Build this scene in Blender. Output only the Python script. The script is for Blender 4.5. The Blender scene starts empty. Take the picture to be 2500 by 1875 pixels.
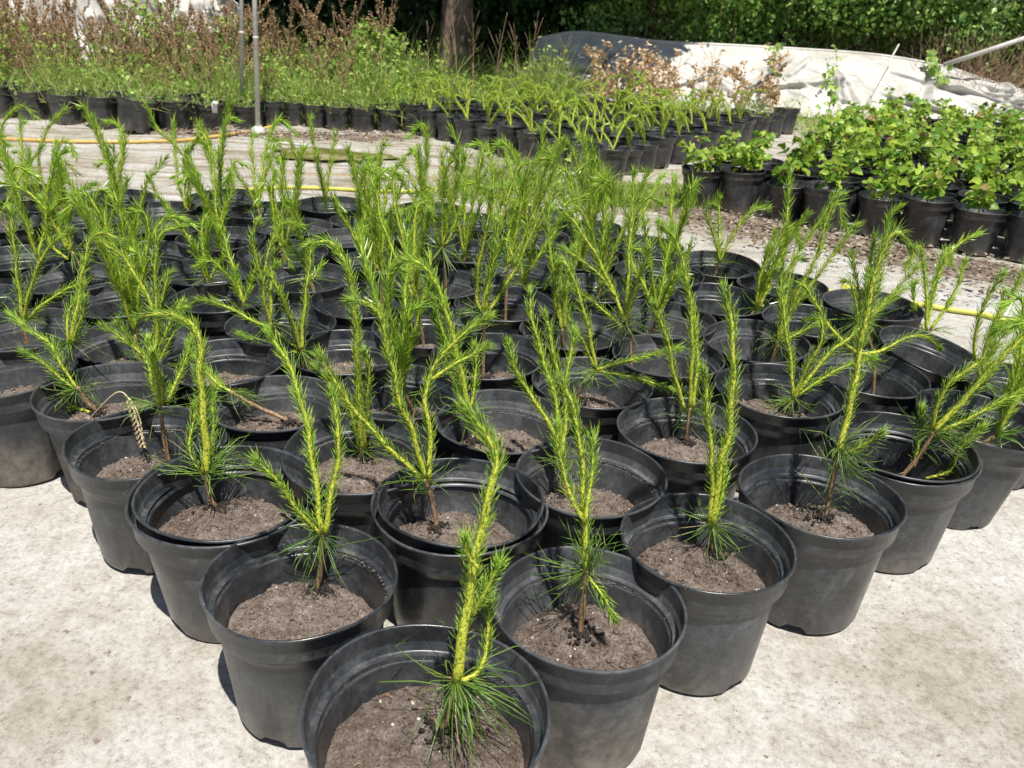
import bpy, math, random
import numpy as np
from mathutils import Matrix, Vector, noise

# ------------------------------------------------------------------ camera, light, exposure
C = bpy.context.scene.collection
SC = bpy.context.scene
cam_d = bpy.data.cameras.new('camera'); cam = bpy.data.objects.new('camera', cam_d); C.objects.link(cam)
cam_d.sensor_width = 36.0; cam_d.lens = 29.3; cam_d.clip_start = 0.02; cam_d.clip_end = 300
cam.matrix_world = Matrix.Translation((0, 0, 0.966)) @ Matrix.Rotation(math.pi/2 - 0.4397, 4, 'X') @ Matrix.Rotation(0.0474, 4, 'Z')
cam_d.dof.use_dof = True; cam_d.dof.focus_distance = 1.55; cam_d.dof.aperture_fstop = 10.5
SC.camera = cam

SUN_DIR = Vector((0.13, -0.39, 1.0)).normalized()         # towards the sun: behind the camera, a little right, high
SUN_EL = math.asin(SUN_DIR.z)
world = bpy.data.worlds.new("World"); SC.world = world; world.use_nodes = True
nt = world.node_tree; bgn = nt.nodes['Background']; sky = nt.nodes.new('ShaderNodeTexSky')
sky.sky_type = 'NISHITA'; sky.sun_disc = False; sky.sun_elevation = SUN_EL
sky.sun_rotation = math.atan2(SUN_DIR.x, SUN_DIR.y)
nt.links.new(sky.outputs[0], bgn.inputs[0]); bgn.inputs[1].default_value = 0.06
sd = bpy.data.lights.new('sun', 'SUN'); sd.energy = 5.0; sd.angle = math.radians(0.53); sd.color = (1.0, 0.955, 0.88)
sun = bpy.data.objects.new('sun', sd); C.objects.link(sun)
sun.matrix_world = SUN_DIR.to_track_quat('Z', 'Y').to_matrix().to_4x4()
SC.view_settings.view_transform = 'Standard'; SC.view_settings.look = 'None'
SC.view_settings.exposure = 0.35; SC.view_settings.gamma = 1.0
SC.cycles.max_bounces = 6; SC.cycles.diffuse_bounces = 3; SC.cycles.glossy_bounces = 2
SC.cycles.transmission_bounces = 3; SC.cycles.transparent_max_bounces = 4

RNG = np.random.default_rng(7)
random.seed(7)
PI = math.pi

# ------------------------------------------------------------------ materials
def mat(name, build):
    m = bpy.data.materials.new(name); m.use_nodes = True
    t = m.node_tree; b = t.nodes['Principled BSDF']
    build(t, b); return m
def N(t, typ, **kw):
    n = t.nodes.new(typ)
    for k, v in kw.items():
        if hasattr(n, k): setattr(n, k, v)
    return n
def noise_n(t, scale, detail=6, rough=.6, coord=None, w=None):
    n = N(t, 'ShaderNodeTexNoise'); n.inputs['Scale'].default_value = scale
    n.inputs['Detail'].default_value = detail; n.inputs['Roughness'].default_value = rough
    if coord is not None: t.links.new(coord, n.inputs['Vector'])
    return n
def ramp(t, src, stops):
    r = N(t, 'ShaderNodeValToRGB'); e = r.color_ramp.elements
    while len(e) < len(stops): e.new(.5)
    for el, (p, c) in zip(e, stops):
        el.position = p; el.color = (c[0], c[1], c[2], 1) if not isinstance(c, (int, float)) else (c, c, c, 1)
    t.links.new(src, r.inputs[0]); return r
def mixc(t, fac, a, b, blend='MIX'):
    m = N(t, 'ShaderNodeMix', data_type='RGBA', blend_type=blend)
    if isinstance(fac, (int, float)): m.inputs[0].default_value = fac
    else: t.links.new(fac, m.inputs[0])
    for i, x in ((6, a), (7, b)):
        if isinstance(x, tuple): m.inputs[i].default_value = (*x, 1)
        else: t.links.new(x, m.inputs[i])
    return m.outputs[2]
def bump(t, b, src, strength, dist):
    n = N(t, 'ShaderNodeBump'); n.inputs['Strength'].default_value = strength; n.inputs['Distance'].default_value = dist
    t.links.new(src, n.inputs['Height']); t.links.new(n.outputs[0], b.inputs['Normal']); return n
def objcoord(t): return N(t, 'ShaderNodeTexCoord').outputs['Object']
def jitter_coord(t):
    # object coordinates shifted by the object's own random number, so copies differ
    co = objcoord(t); oi = N(t, 'ShaderNodeObjectInfo')
    mu = N(t, 'ShaderNodeMath', operation='MULTIPLY'); t.links.new(oi.outputs['Random'], mu.inputs[0]); mu.inputs[1].default_value = 31.0
    v = N(t, 'ShaderNodeVectorMath', operation='ADD'); t.links.new(co, v.inputs[0]); t.links.new(mu.outputs[0], v.inputs[1])
    return v.outputs[0]

def m_pot(t, b):
    co = jitter_coord(t); raw = objcoord(t)
    sep = N(t, 'ShaderNodeSeparateXYZ'); t.links.new(raw, sep.inputs[0]); oi = N(t, 'ShaderNodeObjectInfo')
    n1 = noise_n(t, 8, 9, .68, co); n2 = noise_n(t, 75, 7, .75, co)
    mp = N(t, 'ShaderNodeMapping'); mp.inputs['Scale'].default_value = (1, 1, .22); t.links.new(co, mp.inputs[0]); n5 = noise_n(t, 38, 6, .7, mp.outputs[0])
    film = ramp(t, n1.outputs[0], [(.40, .10), (.64, 1)]); spk = ramp(t, n2.outputs[0], [(.38, .3), (.66, 1)]); run = ramp(t, n5.outputs[0], [(.42, .1), (.68, 1)])
    dustf = mixc(t, 1.0, film.outputs[0], spk.outputs[0], 'MULTIPLY'); dustf = mixc(t, .45, dustf, run.outputs[0], 'MULTIPLY')
    def span(a, b_):
        m = N(t, 'ShaderNodeMapRange'); t.links.new(sep.outputs[2], m.inputs[0]); m.inputs[1].default_value = a; m.inputs[2].default_value = b_; return m.outputs[0]
    n3 = noise_n(t, 20, 8, .78, co)
    sp = N(t, 'ShaderNodeMath', operation='MULTIPLY_ADD', use_clamp=True); t.links.new(n3.outputs[0], sp.inputs[0]); sp.inputs[1].default_value = 2.6
    ad = N(t, 'ShaderNodeMath', operation='ADD'); t.links.new(span(.12, -.02), ad.inputs[0]); ad.inputs[1].default_value = -1.68; t.links.new(ad.outputs[0], sp.inputs[2])
    rf = N(t, 'ShaderNodeMapRange'); t.links.new(oi.outputs['Random'], rf.inputs[0]); rf.inputs[3].default_value = .12; rf.inputs[4].default_value = .8
    sm = N(t, 'ShaderNodeMath', operation='MULTIPLY'); t.links.new(sp.outputs[0], sm.inputs[0]); t.links.new(rf.outputs[0], sm.inputs[1])
    c = mixc(t, dustf, (.0115, .0135, .0165), (.135, .142, .15))
    c = mixc(t, sm.outputs[0], c, (.30, .255, .205))
    # pale scuffs just under the collar
    n6 = noise_n(t, 16, 8, .8, co); sc_ = N(t, 'ShaderNodeMath', operation='MULTIPLY'); bd = ramp(t, span(.165, .195), [(.0, 0), (.3, 1), (.7, 1), (1., 0)])
    t.links.new(bd.outputs[0], sc_.inputs[0]); t.links.new(ramp(t, n6.outputs[0], [(.56, 0), (.68, .7)]).outputs[0], sc_.inputs[1])
    c = mixc(t, sc_.outputs[0], c, (.17, .175, .18))
    vor = N(t, 'ShaderNodeTexVoronoi'); vor.inputs['Scale'].default_value = 120; t.links.new(co, vor.inputs['Vector'])
    fl = ramp(t, vor.outputs['Distance'], [(.07, 1), (.14, 0)]); gate = ramp(t, noise_n(t, 14, 3, .5, co).outputs[0], [(.5, 0), (.66, 1)])
    c = mixc(t, mixc(t, 1.0, fl.outputs[0], gate.outputs[0], 'MULTIPLY'), c, (.3, .28, .25))
    t.links.new(c, b.inputs['Base Color'])
    r = ramp(t, n1.outputs[0], [(.35, .22), (.65, .5)]); t.links.new(r.outputs[0], b.inputs['Roughness'])
    b.inputs['Specular IOR Level'].default_value = .72
    bump(t, b, n2.outputs[0], .10, .0015)
M_POT = mat('black_plastic', m_pot)
def m_pot_dirty(t, b):
    m_pot(t, b); src = b.inputs['Base Color'].links[0].from_socket; co = jitter_coord(t)
    sep = N(t, 'ShaderNodeSeparateXYZ'); t.links.new(objcoord(t), sep.inputs[0])
    mr = N(t, 'ShaderNodeMapRange'); t.links.new(sep.outputs[2], mr.inputs[0]); mr.inputs[1].default_value = .19; mr.inputs[2].default_value = .03
    n = noise_n(t, 9, 9, .75, co); ad = N(t, 'ShaderNodeMath', operation='MULTIPLY_ADD', use_clamp=True)
    t.links.new(n.outputs[0], ad.inputs[0]); ad.inputs[1].default_value = 2.2; s2 = N(t, 'ShaderNodeMath', operation='ADD'); t.links.new(mr.outputs[0], s2.inputs[0]); s2.inputs[1].default_value = -1.45
    t.links.new(s2.outputs[0], ad.inputs[2])
    c2 = ramp(t, noise_n(t, 30, 7, .75, co).outputs[0], [(.35, (.07, .06, .05)), (.6, (.26, .225, .18))]).outputs[0]
    t.links.new(mixc(t, ad.outputs[0], src, c2), b.inputs['Base Color']); b.inputs['Roughness'].default_value = .7
    for l in list(b.inputs['Roughness'].links): t.links.remove(l)
M_POTD = mat('soil_stained_plastic', m_pot_dirty)
def m_soil(t, b):
    co = jitter_coord(t)
    n1 = noise_n(t, 45, 9, .72, co); n2 = noise_n(t, 260, 6, .7, co); n3 = noise_n(t, 6, 3, .5, co)
    c = ramp(t, n1.outputs[0], [(.3, (.17, .125, .10)), (.5, (.36, .29, .245)), (.7, (.56, .475, .42))]).outputs[0]
    g = ramp(t, n2.outputs[0], [(.32, (.4, .39, .38)), (.55, (1, 1, 1)), (.72, (1.6, 1.56, 1.5))])
    c = mixc(t, 1.0, c, g.outputs[0], 'MULTIPLY')
    d = ramp(t, n3.outputs[0], [(.35, (.75, .73, .72)), (.6, (1, 1, 1))])
    c = mixc(t, 1.0, c, d.outputs[0], 'MULTIPLY')
    t.links.new(c, b.inputs['Base Color']); b.inputs['Roughness'].default_value = .95
    b.inputs['Specular IOR Level'].default_value = .2
    ad = N(t, 'ShaderNodeMath', operation='ADD'); t.links.new(n1.outputs[0], ad.inputs[0]); t.links.new(n2.outputs[0], ad.inputs[1])
    bump(t, b, ad.outputs[0], 1.0, .009)
M_SOIL = mat('potting_soil', m_soil)
M_WET = mat('damp_soil', lambda t, b: (b.inputs['Base Color'].__setattr__('default_value', (.03, .022, .017, 1)), b.inputs['Roughness'].__setattr__('default_value', .8), bump(t, b, noise_n(t, 150, 6, .7, objcoord(t)).outputs[0], 1, .004)))

def leafy(name, lo, hi, trans=.35, rough=.45, spec=.4, vary=.35, pale=None):
    def bld(t, b):
        geo = N(t, 'ShaderNodeNewGeometry'); oi = N(t, 'ShaderNodeObjectInfo')
        c = mixc(t, geo.outputs['Random Per Island'], lo, hi)
        mr = N(t, 'ShaderNodeMapRange'); t.links.new(oi.outputs['Random'], mr.inputs[0])
        mr.inputs[3].default_value = 1 - vary*.5; mr.inputs[4].default_value = 1 + vary*.5
        hs = N(t, 'ShaderNodeHueSaturation'); t.links.new(c, hs.inputs['Color']); t.links.new(mr.outputs[0], hs.inputs['Value'])
        c = hs.outputs[0]
        if pale:
            n = ramp(t, geo.outputs['Random Per Island'], [(pale[1], 0), (pale[1]+.01, 1)])
            c = mixc(t, n.outputs[0], c, pale[0])
        t.links.new(c, b.inputs['Base Color']); b.inputs['Roughness'].default_value = rough
        b.inputs['Specular IOR Level'].default_value = spec
        tr = N(t, 'ShaderNodeBsdfTranslucent'); t.links.new(c, tr.inputs[0])
        mx = N(t, 'ShaderNodeMixShader'); mx.inputs[0].default_value = trans
        t.links.new(b.outputs[0], mx.inputs[1]); t.links.new(tr.outputs[0], mx.inputs[2])
        t.links.new(mx.outputs[0], t.nodes['Material Output'].inputs[0])
    return mat(name, bld)
M_NEEDLE = leafy('new_needles', (.18, .39, .025), (.58, .76, .11), .48, .3, .8)
M_OLD = leafy('old_needles', (.07, .18, .02), (.27, .42, .065), .25, .28, .8, pale=((.45, .38, .2), .965))
M_DARKN = leafy('far_needles', (.15, .26, .025), (.36, .46, .06), .35, .5, .3)
def stemmat(name, a, b_, scale=120):
    def bld(t, b):
        co = jitter_coord(t); n = noise_n(t, scale, 4, .6, co)
        c = ramp(t, n.outputs[0], [(.35, a), (.6, b_)])
        t.links.new(c.outputs[0], b.inputs['Base Color']); b.inputs['Roughness'].default_value = .55
        bump(t, b, n.outputs[0], .5, .001)
    return mat(name, bld)
def m_shoot(t, b):
    n = noise_n(t, 330, 3, .6, jitter_coord(t))
    c = ramp(t, n.outputs[0], [(.34, (.17, .13, .035)), (.42, (.36, .42, .03)), (.6, (.62, .64, .07)), (.72, (.74, .72, .17))])
    t.links.new(c.outputs[0], b.inputs['Base Color']); b.inputs['Roughness'].default_value = .6; bump(t, b, n.outputs[0], .8, .0015)
M_SHOOT = mat('green_shoot_bark', m_shoot)
M_WOOD = stemmat('brown_bark', (.14, .085, .045), (.38, .25, .14), 200)
M_TWIG = stemmat('dry_stalk', (.2, .12, .07), (.42, .29, .19), 60)
M_TRUNK = stemmat('tree_bark', (.08, .055, .04), (.23, .16, .12), 14)
M_LEAF = leafy('sapling_leaf', (.10, .26, .03), (.46, .60, .08), .4, .4, .45, pale=((.42, .27, .12), .965))
M_BRAM = leafy('bramble_leaf', (.08, .24, .03), (.48, .66, .17), .4, .38, .5)
M_BRAM2 = leafy('hazel_leaf', (.05, .15, .025), (.27, .42, .08), .35, .4, .4)
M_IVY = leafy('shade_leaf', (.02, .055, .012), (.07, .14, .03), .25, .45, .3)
M_WEED = leafy('weed_leaf', (.14, .32, .04), (.55, .66, .17), .45, .5, .3)
M_GRASS = leafy('grass_blade', (.22, .38, .05), (.62, .70, .24), .5, .5, .3, pale=((.6, .5, .3), .86))
M_DOCK = leafy('rust_seed', (.22, .13, .07), (.60, .43, .27), .3, .8, .1)
M_DEAD = leafy('dead_leaf', (.34, .19, .09), (.9, .72, .46), .35, .7, .2)

def m_fabric(t, b):
    co = objcoord(t)
    sep = N(t, 'ShaderNodeSeparateXYZ'); t.links.new(co, sep.inputs[0])
    n1 = noise_n(t, 1.6, 9, .66, co); n2 = noise_n(t, 30, 10, .80, co); n3 = noise_n(t, 120, 6, .8, co)
    mp = N(t, 'ShaderNodeMapping'); mp.inputs['Scale'].default_value = (1.1, 7.5, 1); mp.inputs['Rotation'].default_value = (0, 0, -.12)
    t.links.new(co, mp.inputs[0]); n4 = noise_n(t, 2.0, 8, .7, mp.outputs[0])
    c = ramp(t, n2.outputs[0], [(.28, (.32, .305, .275)), (.42, (.44, .43, .405)), (.53, (.515, .51, .49)), (.70, (.59, .59, .575))]).outputs[0]
    st = ramp(t, n1.outputs[0], [(.36, (.60, .53, .44)), (.47, (.86, .83, .79)), (.58, (1, 1, 1))]); c = mixc(t, .85, c, st.outputs[0], 'MULTIPLY')
    # far part of the sheet carries long streaks of washed-in dirt
    far = N(t, 'ShaderNodeMapRange'); t.links.new(sep.outputs[1], far.inputs[0]); far.inputs[1].default_value = 2.4; far.inputs[2].default_value = 4.2
    sk = ramp(t, n4.outputs[0], [(.36, (.42, .33, .23)), (.47, (.8, .76, .68)), (.56, (1, 1, 1))])
    skm = mixc(t, far.outputs[0], (1., 1., 1.), sk.outputs[0]); c = mixc(t, 1.0, c, skm, 'MULTIPLY')
    g = ramp(t, n3.outputs[0], [(.28, (.45, .40, .34)), (.45, (.93, .92, .91)), (.6, (1.05, 1.05, 1.05))]); c = mixc(t, 1., c, g.outputs[0], 'MULTIPLY')
    n7 = noise_n(t, 38, 3, .6, co); fl = ramp(t, n7.outputs[0], [(.68, 0), (.72, 1)])
    c = mixc(t, fl.outputs[0], c, (.22, .17, .13))
    t.links.new(c, b.inputs['Base Color']); b.inputs['Roughness'].default_value = .8; b.inputs['Specular IOR Level'].default_value = .25
    ad = N(t, 'ShaderNodeMath', operation='ADD'); t.links.new(n2.outputs[0], ad.inputs[0]); t.links.new(n3.outputs[0], ad.inputs[1])
    bump(t, b, ad.outputs[0], .25, .006)
M_FABRIC = mat('white_groundsheet', m_fabric)
def m_dirt(t, b):
    co = objcoord(t); n1 = noise_n(t, 8, 9, .7, co); n2 = noise_n(t, 70, 7, .75, co)
    c = ramp(t, n1.outputs[0], [(.3, (.10, .07, .05)), (.5, (.23, .175, .135)), (.7, (.42, .36, .29))]).outputs[0]
    g = ramp(t, n2.outputs[0], [(.35, (.5, .5, .5)), (.6, (1.1, 1.1, 1.1))]); c = mixc(t, 1.0, c, g.outputs[0], 'MULTIPLY')
    t.links.new(c, b.inputs['Base Color']); b.inputs['Roughness'].default_value = .95
    bump(t, b, n2.outputs[0], .8, .01)
M_DIRT = mat('dirt', m_dirt)
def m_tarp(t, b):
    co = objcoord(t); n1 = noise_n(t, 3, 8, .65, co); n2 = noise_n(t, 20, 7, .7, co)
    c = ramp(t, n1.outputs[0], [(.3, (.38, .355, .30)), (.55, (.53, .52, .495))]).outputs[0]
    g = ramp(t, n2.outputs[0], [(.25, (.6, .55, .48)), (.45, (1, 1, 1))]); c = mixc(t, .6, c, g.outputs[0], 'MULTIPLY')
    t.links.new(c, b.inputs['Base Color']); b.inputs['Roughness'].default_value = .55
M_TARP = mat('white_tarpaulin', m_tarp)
def plain(name, col, rough=.5, metal=0, sc=40, var=.25):
    def bld(t, b):
        n = noise_n(t, sc, 5, .65, objcoord(t))
        c = ramp(t, n.outputs[0], [(.3, tuple(x*(1-var) for x in col)), (.7, tuple(min(1, x*(1+var)) for x in col))])
        t.links.new(c.outputs[0], b.inputs['Base Color']); b.inputs['Roughness'].default_value = rough; b.inputs['Metallic'].default_value = metal
    return mat(name, bld)
M_GALV = plain('galvanised_steel', (.62, .61, .57), .55, .1)
M_HOSE = plain('ochre_hose_rubber', (.62, .40, .12), .5)
M_YELLOW = plain('yellow_hose_rubber', (.60, .60, .10), .5)
M_BRASS = plain('dull_connector', (.35, .3, .2), .4, .6)
M_WHITEPL = plain('white_plastic', (.75, .74, .7), .5)
M_STRAW = plain('dry_straw', (.62, .5, .3), .7)
M_STONE = plain('pale_grit', (.55, .52, .46), .9)
M_CHIP = leafy('wood_chip', (.08, .055, .04), (.46, .38, .29), 0, .9, .1)
def m_puddle(t, b):
    n = noise_n(t, 5, 6, .6, objcoord(t))
    c = ramp(t, n.outputs[0], [(.35, (.07, .07, .015)), (.5, (.18, .16, .05)), (.6, (.40, .34, .22))])
    t.links.new(c.outputs[0], b.inputs['Base Color']); b.inputs['Roughness'].default_value = .12
M_PUDDLE = mat('algae_water', m_puddle)

# ------------------------------------------------------------------ mesh helpers
class MB:
    """collects numpy geometry and links it as ONE mesh object"""
    def __init__(s): s.v = []; s.f = {3: [], 4: []}; s.m = {3: [], 4: []}; s.n = 0
    def add(s, v, f, mi=0):
        v = np.asarray(v, float).reshape(-1, 3); f = np.asarray(f, int)
        if f.size:
            k = f.shape[1]; s.f[k].append(f + s.n); s.m[k].append(np.full(len(f), mi))
        s.v.append(v); s.n += len(v)
    def addf(s, f, off, mi=0):
        f = np.asarray(f, int); k = f.shape[1]; s.f[k].append(f + off); s.m[k].append(np.full(len(f), mi))
    def mesh(s, name, mats, smooth=True):
        me = bpy.data.meshes.new(name)
        v = np.concatenate(s.v)
        me.vertices.add(len(v)); me.vertices.foreach_set('co', v.ravel())
        loops = []; starts = []; mi = []; st = 0
        for k in (3, 4):
            if s.f[k]:
                f = np.concatenate(s.f[k]); loops.append(f.ravel()); starts.append(st + np.arange(len(f))*k); st += f.size; mi.append(np.concatenate(s.m[k]))
        loops = np.concatenate(loops); starts = np.concatenate(starts); mi = np.concatenate(mi)
        me.loops.add(len(loops)); me.loops.foreach_set('vertex_index', loops.astype(np.int32))
        me.polygons.add(len(starts)); me.polygons.foreach_set('loop_start', starts.astype(np.int32))
        me.polygons.foreach_set('material_index', mi.astype(np.int32))
        me.polygons.foreach_set('use_smooth', np.full(len(starts), smooth))
        for m in (mats if isinstance(mats, (list, tuple)) else [mats]): me.materials.append(m)
        me.update(); me.validate(); return me
    def build(s, name, mats, parent=None, smooth=True):
        return link(name, s.mesh(name, mats, smooth), parent)
def link(name, me, parent=None):
    o = bpy.data.objects.new(name, me); C.objects.link(o)
    if parent is not None: o.parent = parent
    return o
def tag(o, label=None, cat=None, group=None, kind=None):
    if label: o['label'] = label
    if cat: o['category'] = cat
    if group: o['group'] = group
    if kind: o['kind'] = kind
    return o
def empty(name, loc, rz=0):
    o = bpy.data.objects.new(name, None); C.objects.link(o); o.location = loc; o.rotation_euler = (0, 0, rz)
    o.empty_display_size = .05; return o
def unit(a): return a/np.maximum(np.linalg.norm(a, axis=-1, keepdims=True), 1e-9)
def spline(pts, n=8):
    p = np.asarray(pts, float)
    if len(p) == 2: return p[0] + (p[1]-p[0])*np.linspace(0, 1, n+1)[:, None]
    q = np.vstack([2*p[0]-p[1], p, 2*p[-1]-p[-2]]); out = []
    for i in range(1, len(q)-2):
        t = np.linspace(0, 1, n, endpoint=False)[:, None]
        a, b, c, d = q[i-1], q[i], q[i+1], q[i+2]
        out.append(.5*((2*b)+(-a+c)*t+(2*a-5*b+4*c-d)*t*t+(-a+3*b-3*c+d)*t**3))
    out.append(p[-1:]); return np.vstack(out)
def frames(p):
    t = unit(np.gradient(p, axis=0)); ref = np.array([.31, .95, .05])
    u = unit(np.cross(t, np.broadcast_to(ref, t.shape))); w = np.cross(t, u); return t, u, w
def tube(mb, p, r, seg=7, mi=0, cap=True):
    p = np.asarray(p, float); n = len(p); r = np.broadcast_to(r, (n,)); t, u, w = frames(p)
    a = np.linspace(0, 2*PI, seg, endpoint=False)
    v = p[:, None] + r[:, None, None]*(np.cos(a)[None, :, None]*u[:, None]+np.sin(a)[None, :, None]*w[:, None])
    i = np.arange(n-1)[:, None]*seg; j = np.arange(seg)[None]
    f = np.stack([i+j, i+(j+1) % seg, i+seg+(j+1) % seg, i+seg+j], -1).reshape(-1, 4)
    off = mb.n; mb.add(v.reshape(-1, 3), f, mi)
    if cap:
        k = mb.n; mb.add([p[0], p[-1]], np.zeros((0, 3)), mi)
        jj = np.arange(seg)
        mb.addf(np.stack([np.full(seg, k), off+(jj+1) % seg, off+jj], 1), 0, mi)
        e = off+(n-1)*seg; mb.addf(np.stack([np.full(seg, k+1), e+jj, e+(jj+1) % seg], 1), 0, mi)
def needles(mb, p, d, L, w, bend, mi=0, fine=True):
    """tapered needles: base p, direction d, length L, width w, bend = vector added to the tip"""
    n = len(p); L = np.broadcast_to(L, (n,))[:, None]; w = np.broadcast_to(w, (n,))[:, None]
    d = unit(d); u = unit(np.cross(d, unit(RNG.normal(size=(n, 3))))); x = np.cross(d, u)
    if fine:
        ang = [0, 2.094, 4.189]; rings = []
        for s, ww in ((0, .6), (.5, 1.0)):
            c = p+d*L*s+bend*L*(s*s)
            for a in ang: rings.append(c+(u*math.cos(a)+x*math.sin(a))*w*.5*ww)
        rings.append(p+d*L+bend*L)
        v = np.stack(rings, 1); b = (np.arange(n)*7)[:, None]
        q = np.concatenate([b+np.array([[0, 1, 4, 3]]), b+np.array([[1, 2, 5, 4]]), b+np.array([[2, 0, 3, 5]])])
        tr = np.concatenate([b+np.array([[3, 4, 6]]), b+np.array([[4, 5, 6]]), b+np.array([[5, 3, 6]])])
        off = mb.n; mb.add(v.reshape(-1, 3), q, mi); mb.addf(tr, off, mi)
    else:
        v = np.stack([p-u*w*.5, p+u*w*.5, p+d*L*.6+bend*L*.36+u*w*.5, p+d*L*.6+bend*L*.36-u*w*.5, p+d*L+bend*L], 1)
        b = (np.arange(n)*5)[:, None]; off = mb.n
        mb.add(v.reshape(-1, 3), b+np.array([[0, 1, 2, 3]]), mi); mb.addf(b+np.array([[3, 2, 4]]), off, mi)
def leaves(mb, p, d, nrm, L, W, mi=0, fold=.25, full=True, droop=.15):
    """folded ovate leaves: base p, direction d, face normal nrm"""
    n = len(p); L = np.broadcast_to(L, (n,))[:, None]; W = np.broadcast_to(W, (n,))[:, None]
    d = unit(d); s = unit(np.cross(d, nrm)); z = np.cross(s, d)
    def P(a, b, h): return p+d*L*a+s*W*b+z*L*h
    if full:
        wv = RNG.normal(0, .07, (n, 1)); ca = fold*(.6+RNG.random((n, 1)))
        def Pv(a, b, h): return p+d*L*a+s*W*b+z*L*h
        v = np.stack([P(0, 0, 0), P(.34, 0, .0), P(.72, 0, -droop*.6), P(1, 0, -droop*1.7),
                      Pv(.10, .28, ca*.2), Pv(.42, .52, ca*.35+wv), Pv(.82, .34, ca*.15-droop*.6-wv),
                      Pv(.10, -.28, ca*.2), Pv(.42, -.52, ca*.35-wv), Pv(.82, -.34, ca*.15-droop*.6+wv)], 1)
        b = (np.arange(n)*10)[:, None]; off = mb.n
        mb.add(v.reshape(-1, 3), np.concatenate([b+np.array([x]) for x in ([4, 5, 2, 1], [5, 6, 3, 2], [1, 2, 8, 7], [2, 3, 9, 8])]), mi)
        mb.addf(np.concatenate([b+np.array([x]) for x in ([0, 4, 1], [0, 1, 7])]), off, mi)
    else:
        v = np.stack([P(0, 0, 0), P(.45, .45, fold*.3), P(1, 0, -droop), P(.45, -.45, fold*.3)], 1)
        b = (np.arange(n)*4)[:, None]
        mb.add(v.reshape(-1, 3), np.concatenate([b+np.array([[0, 1, 2]]), b+np.array([[0, 2, 3]])]), mi)
def rdir(n, up=0.0):
    v = RNG.normal(size=(n, 3)); v[:, 2] += up; return unit(v)
def nz(x, y, s, seed=0.0, octv=3):
    return noise.fractal(Vector((x*s+seed, y*s-seed, seed*.7)), 1.0, 2.0, octv)
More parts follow.
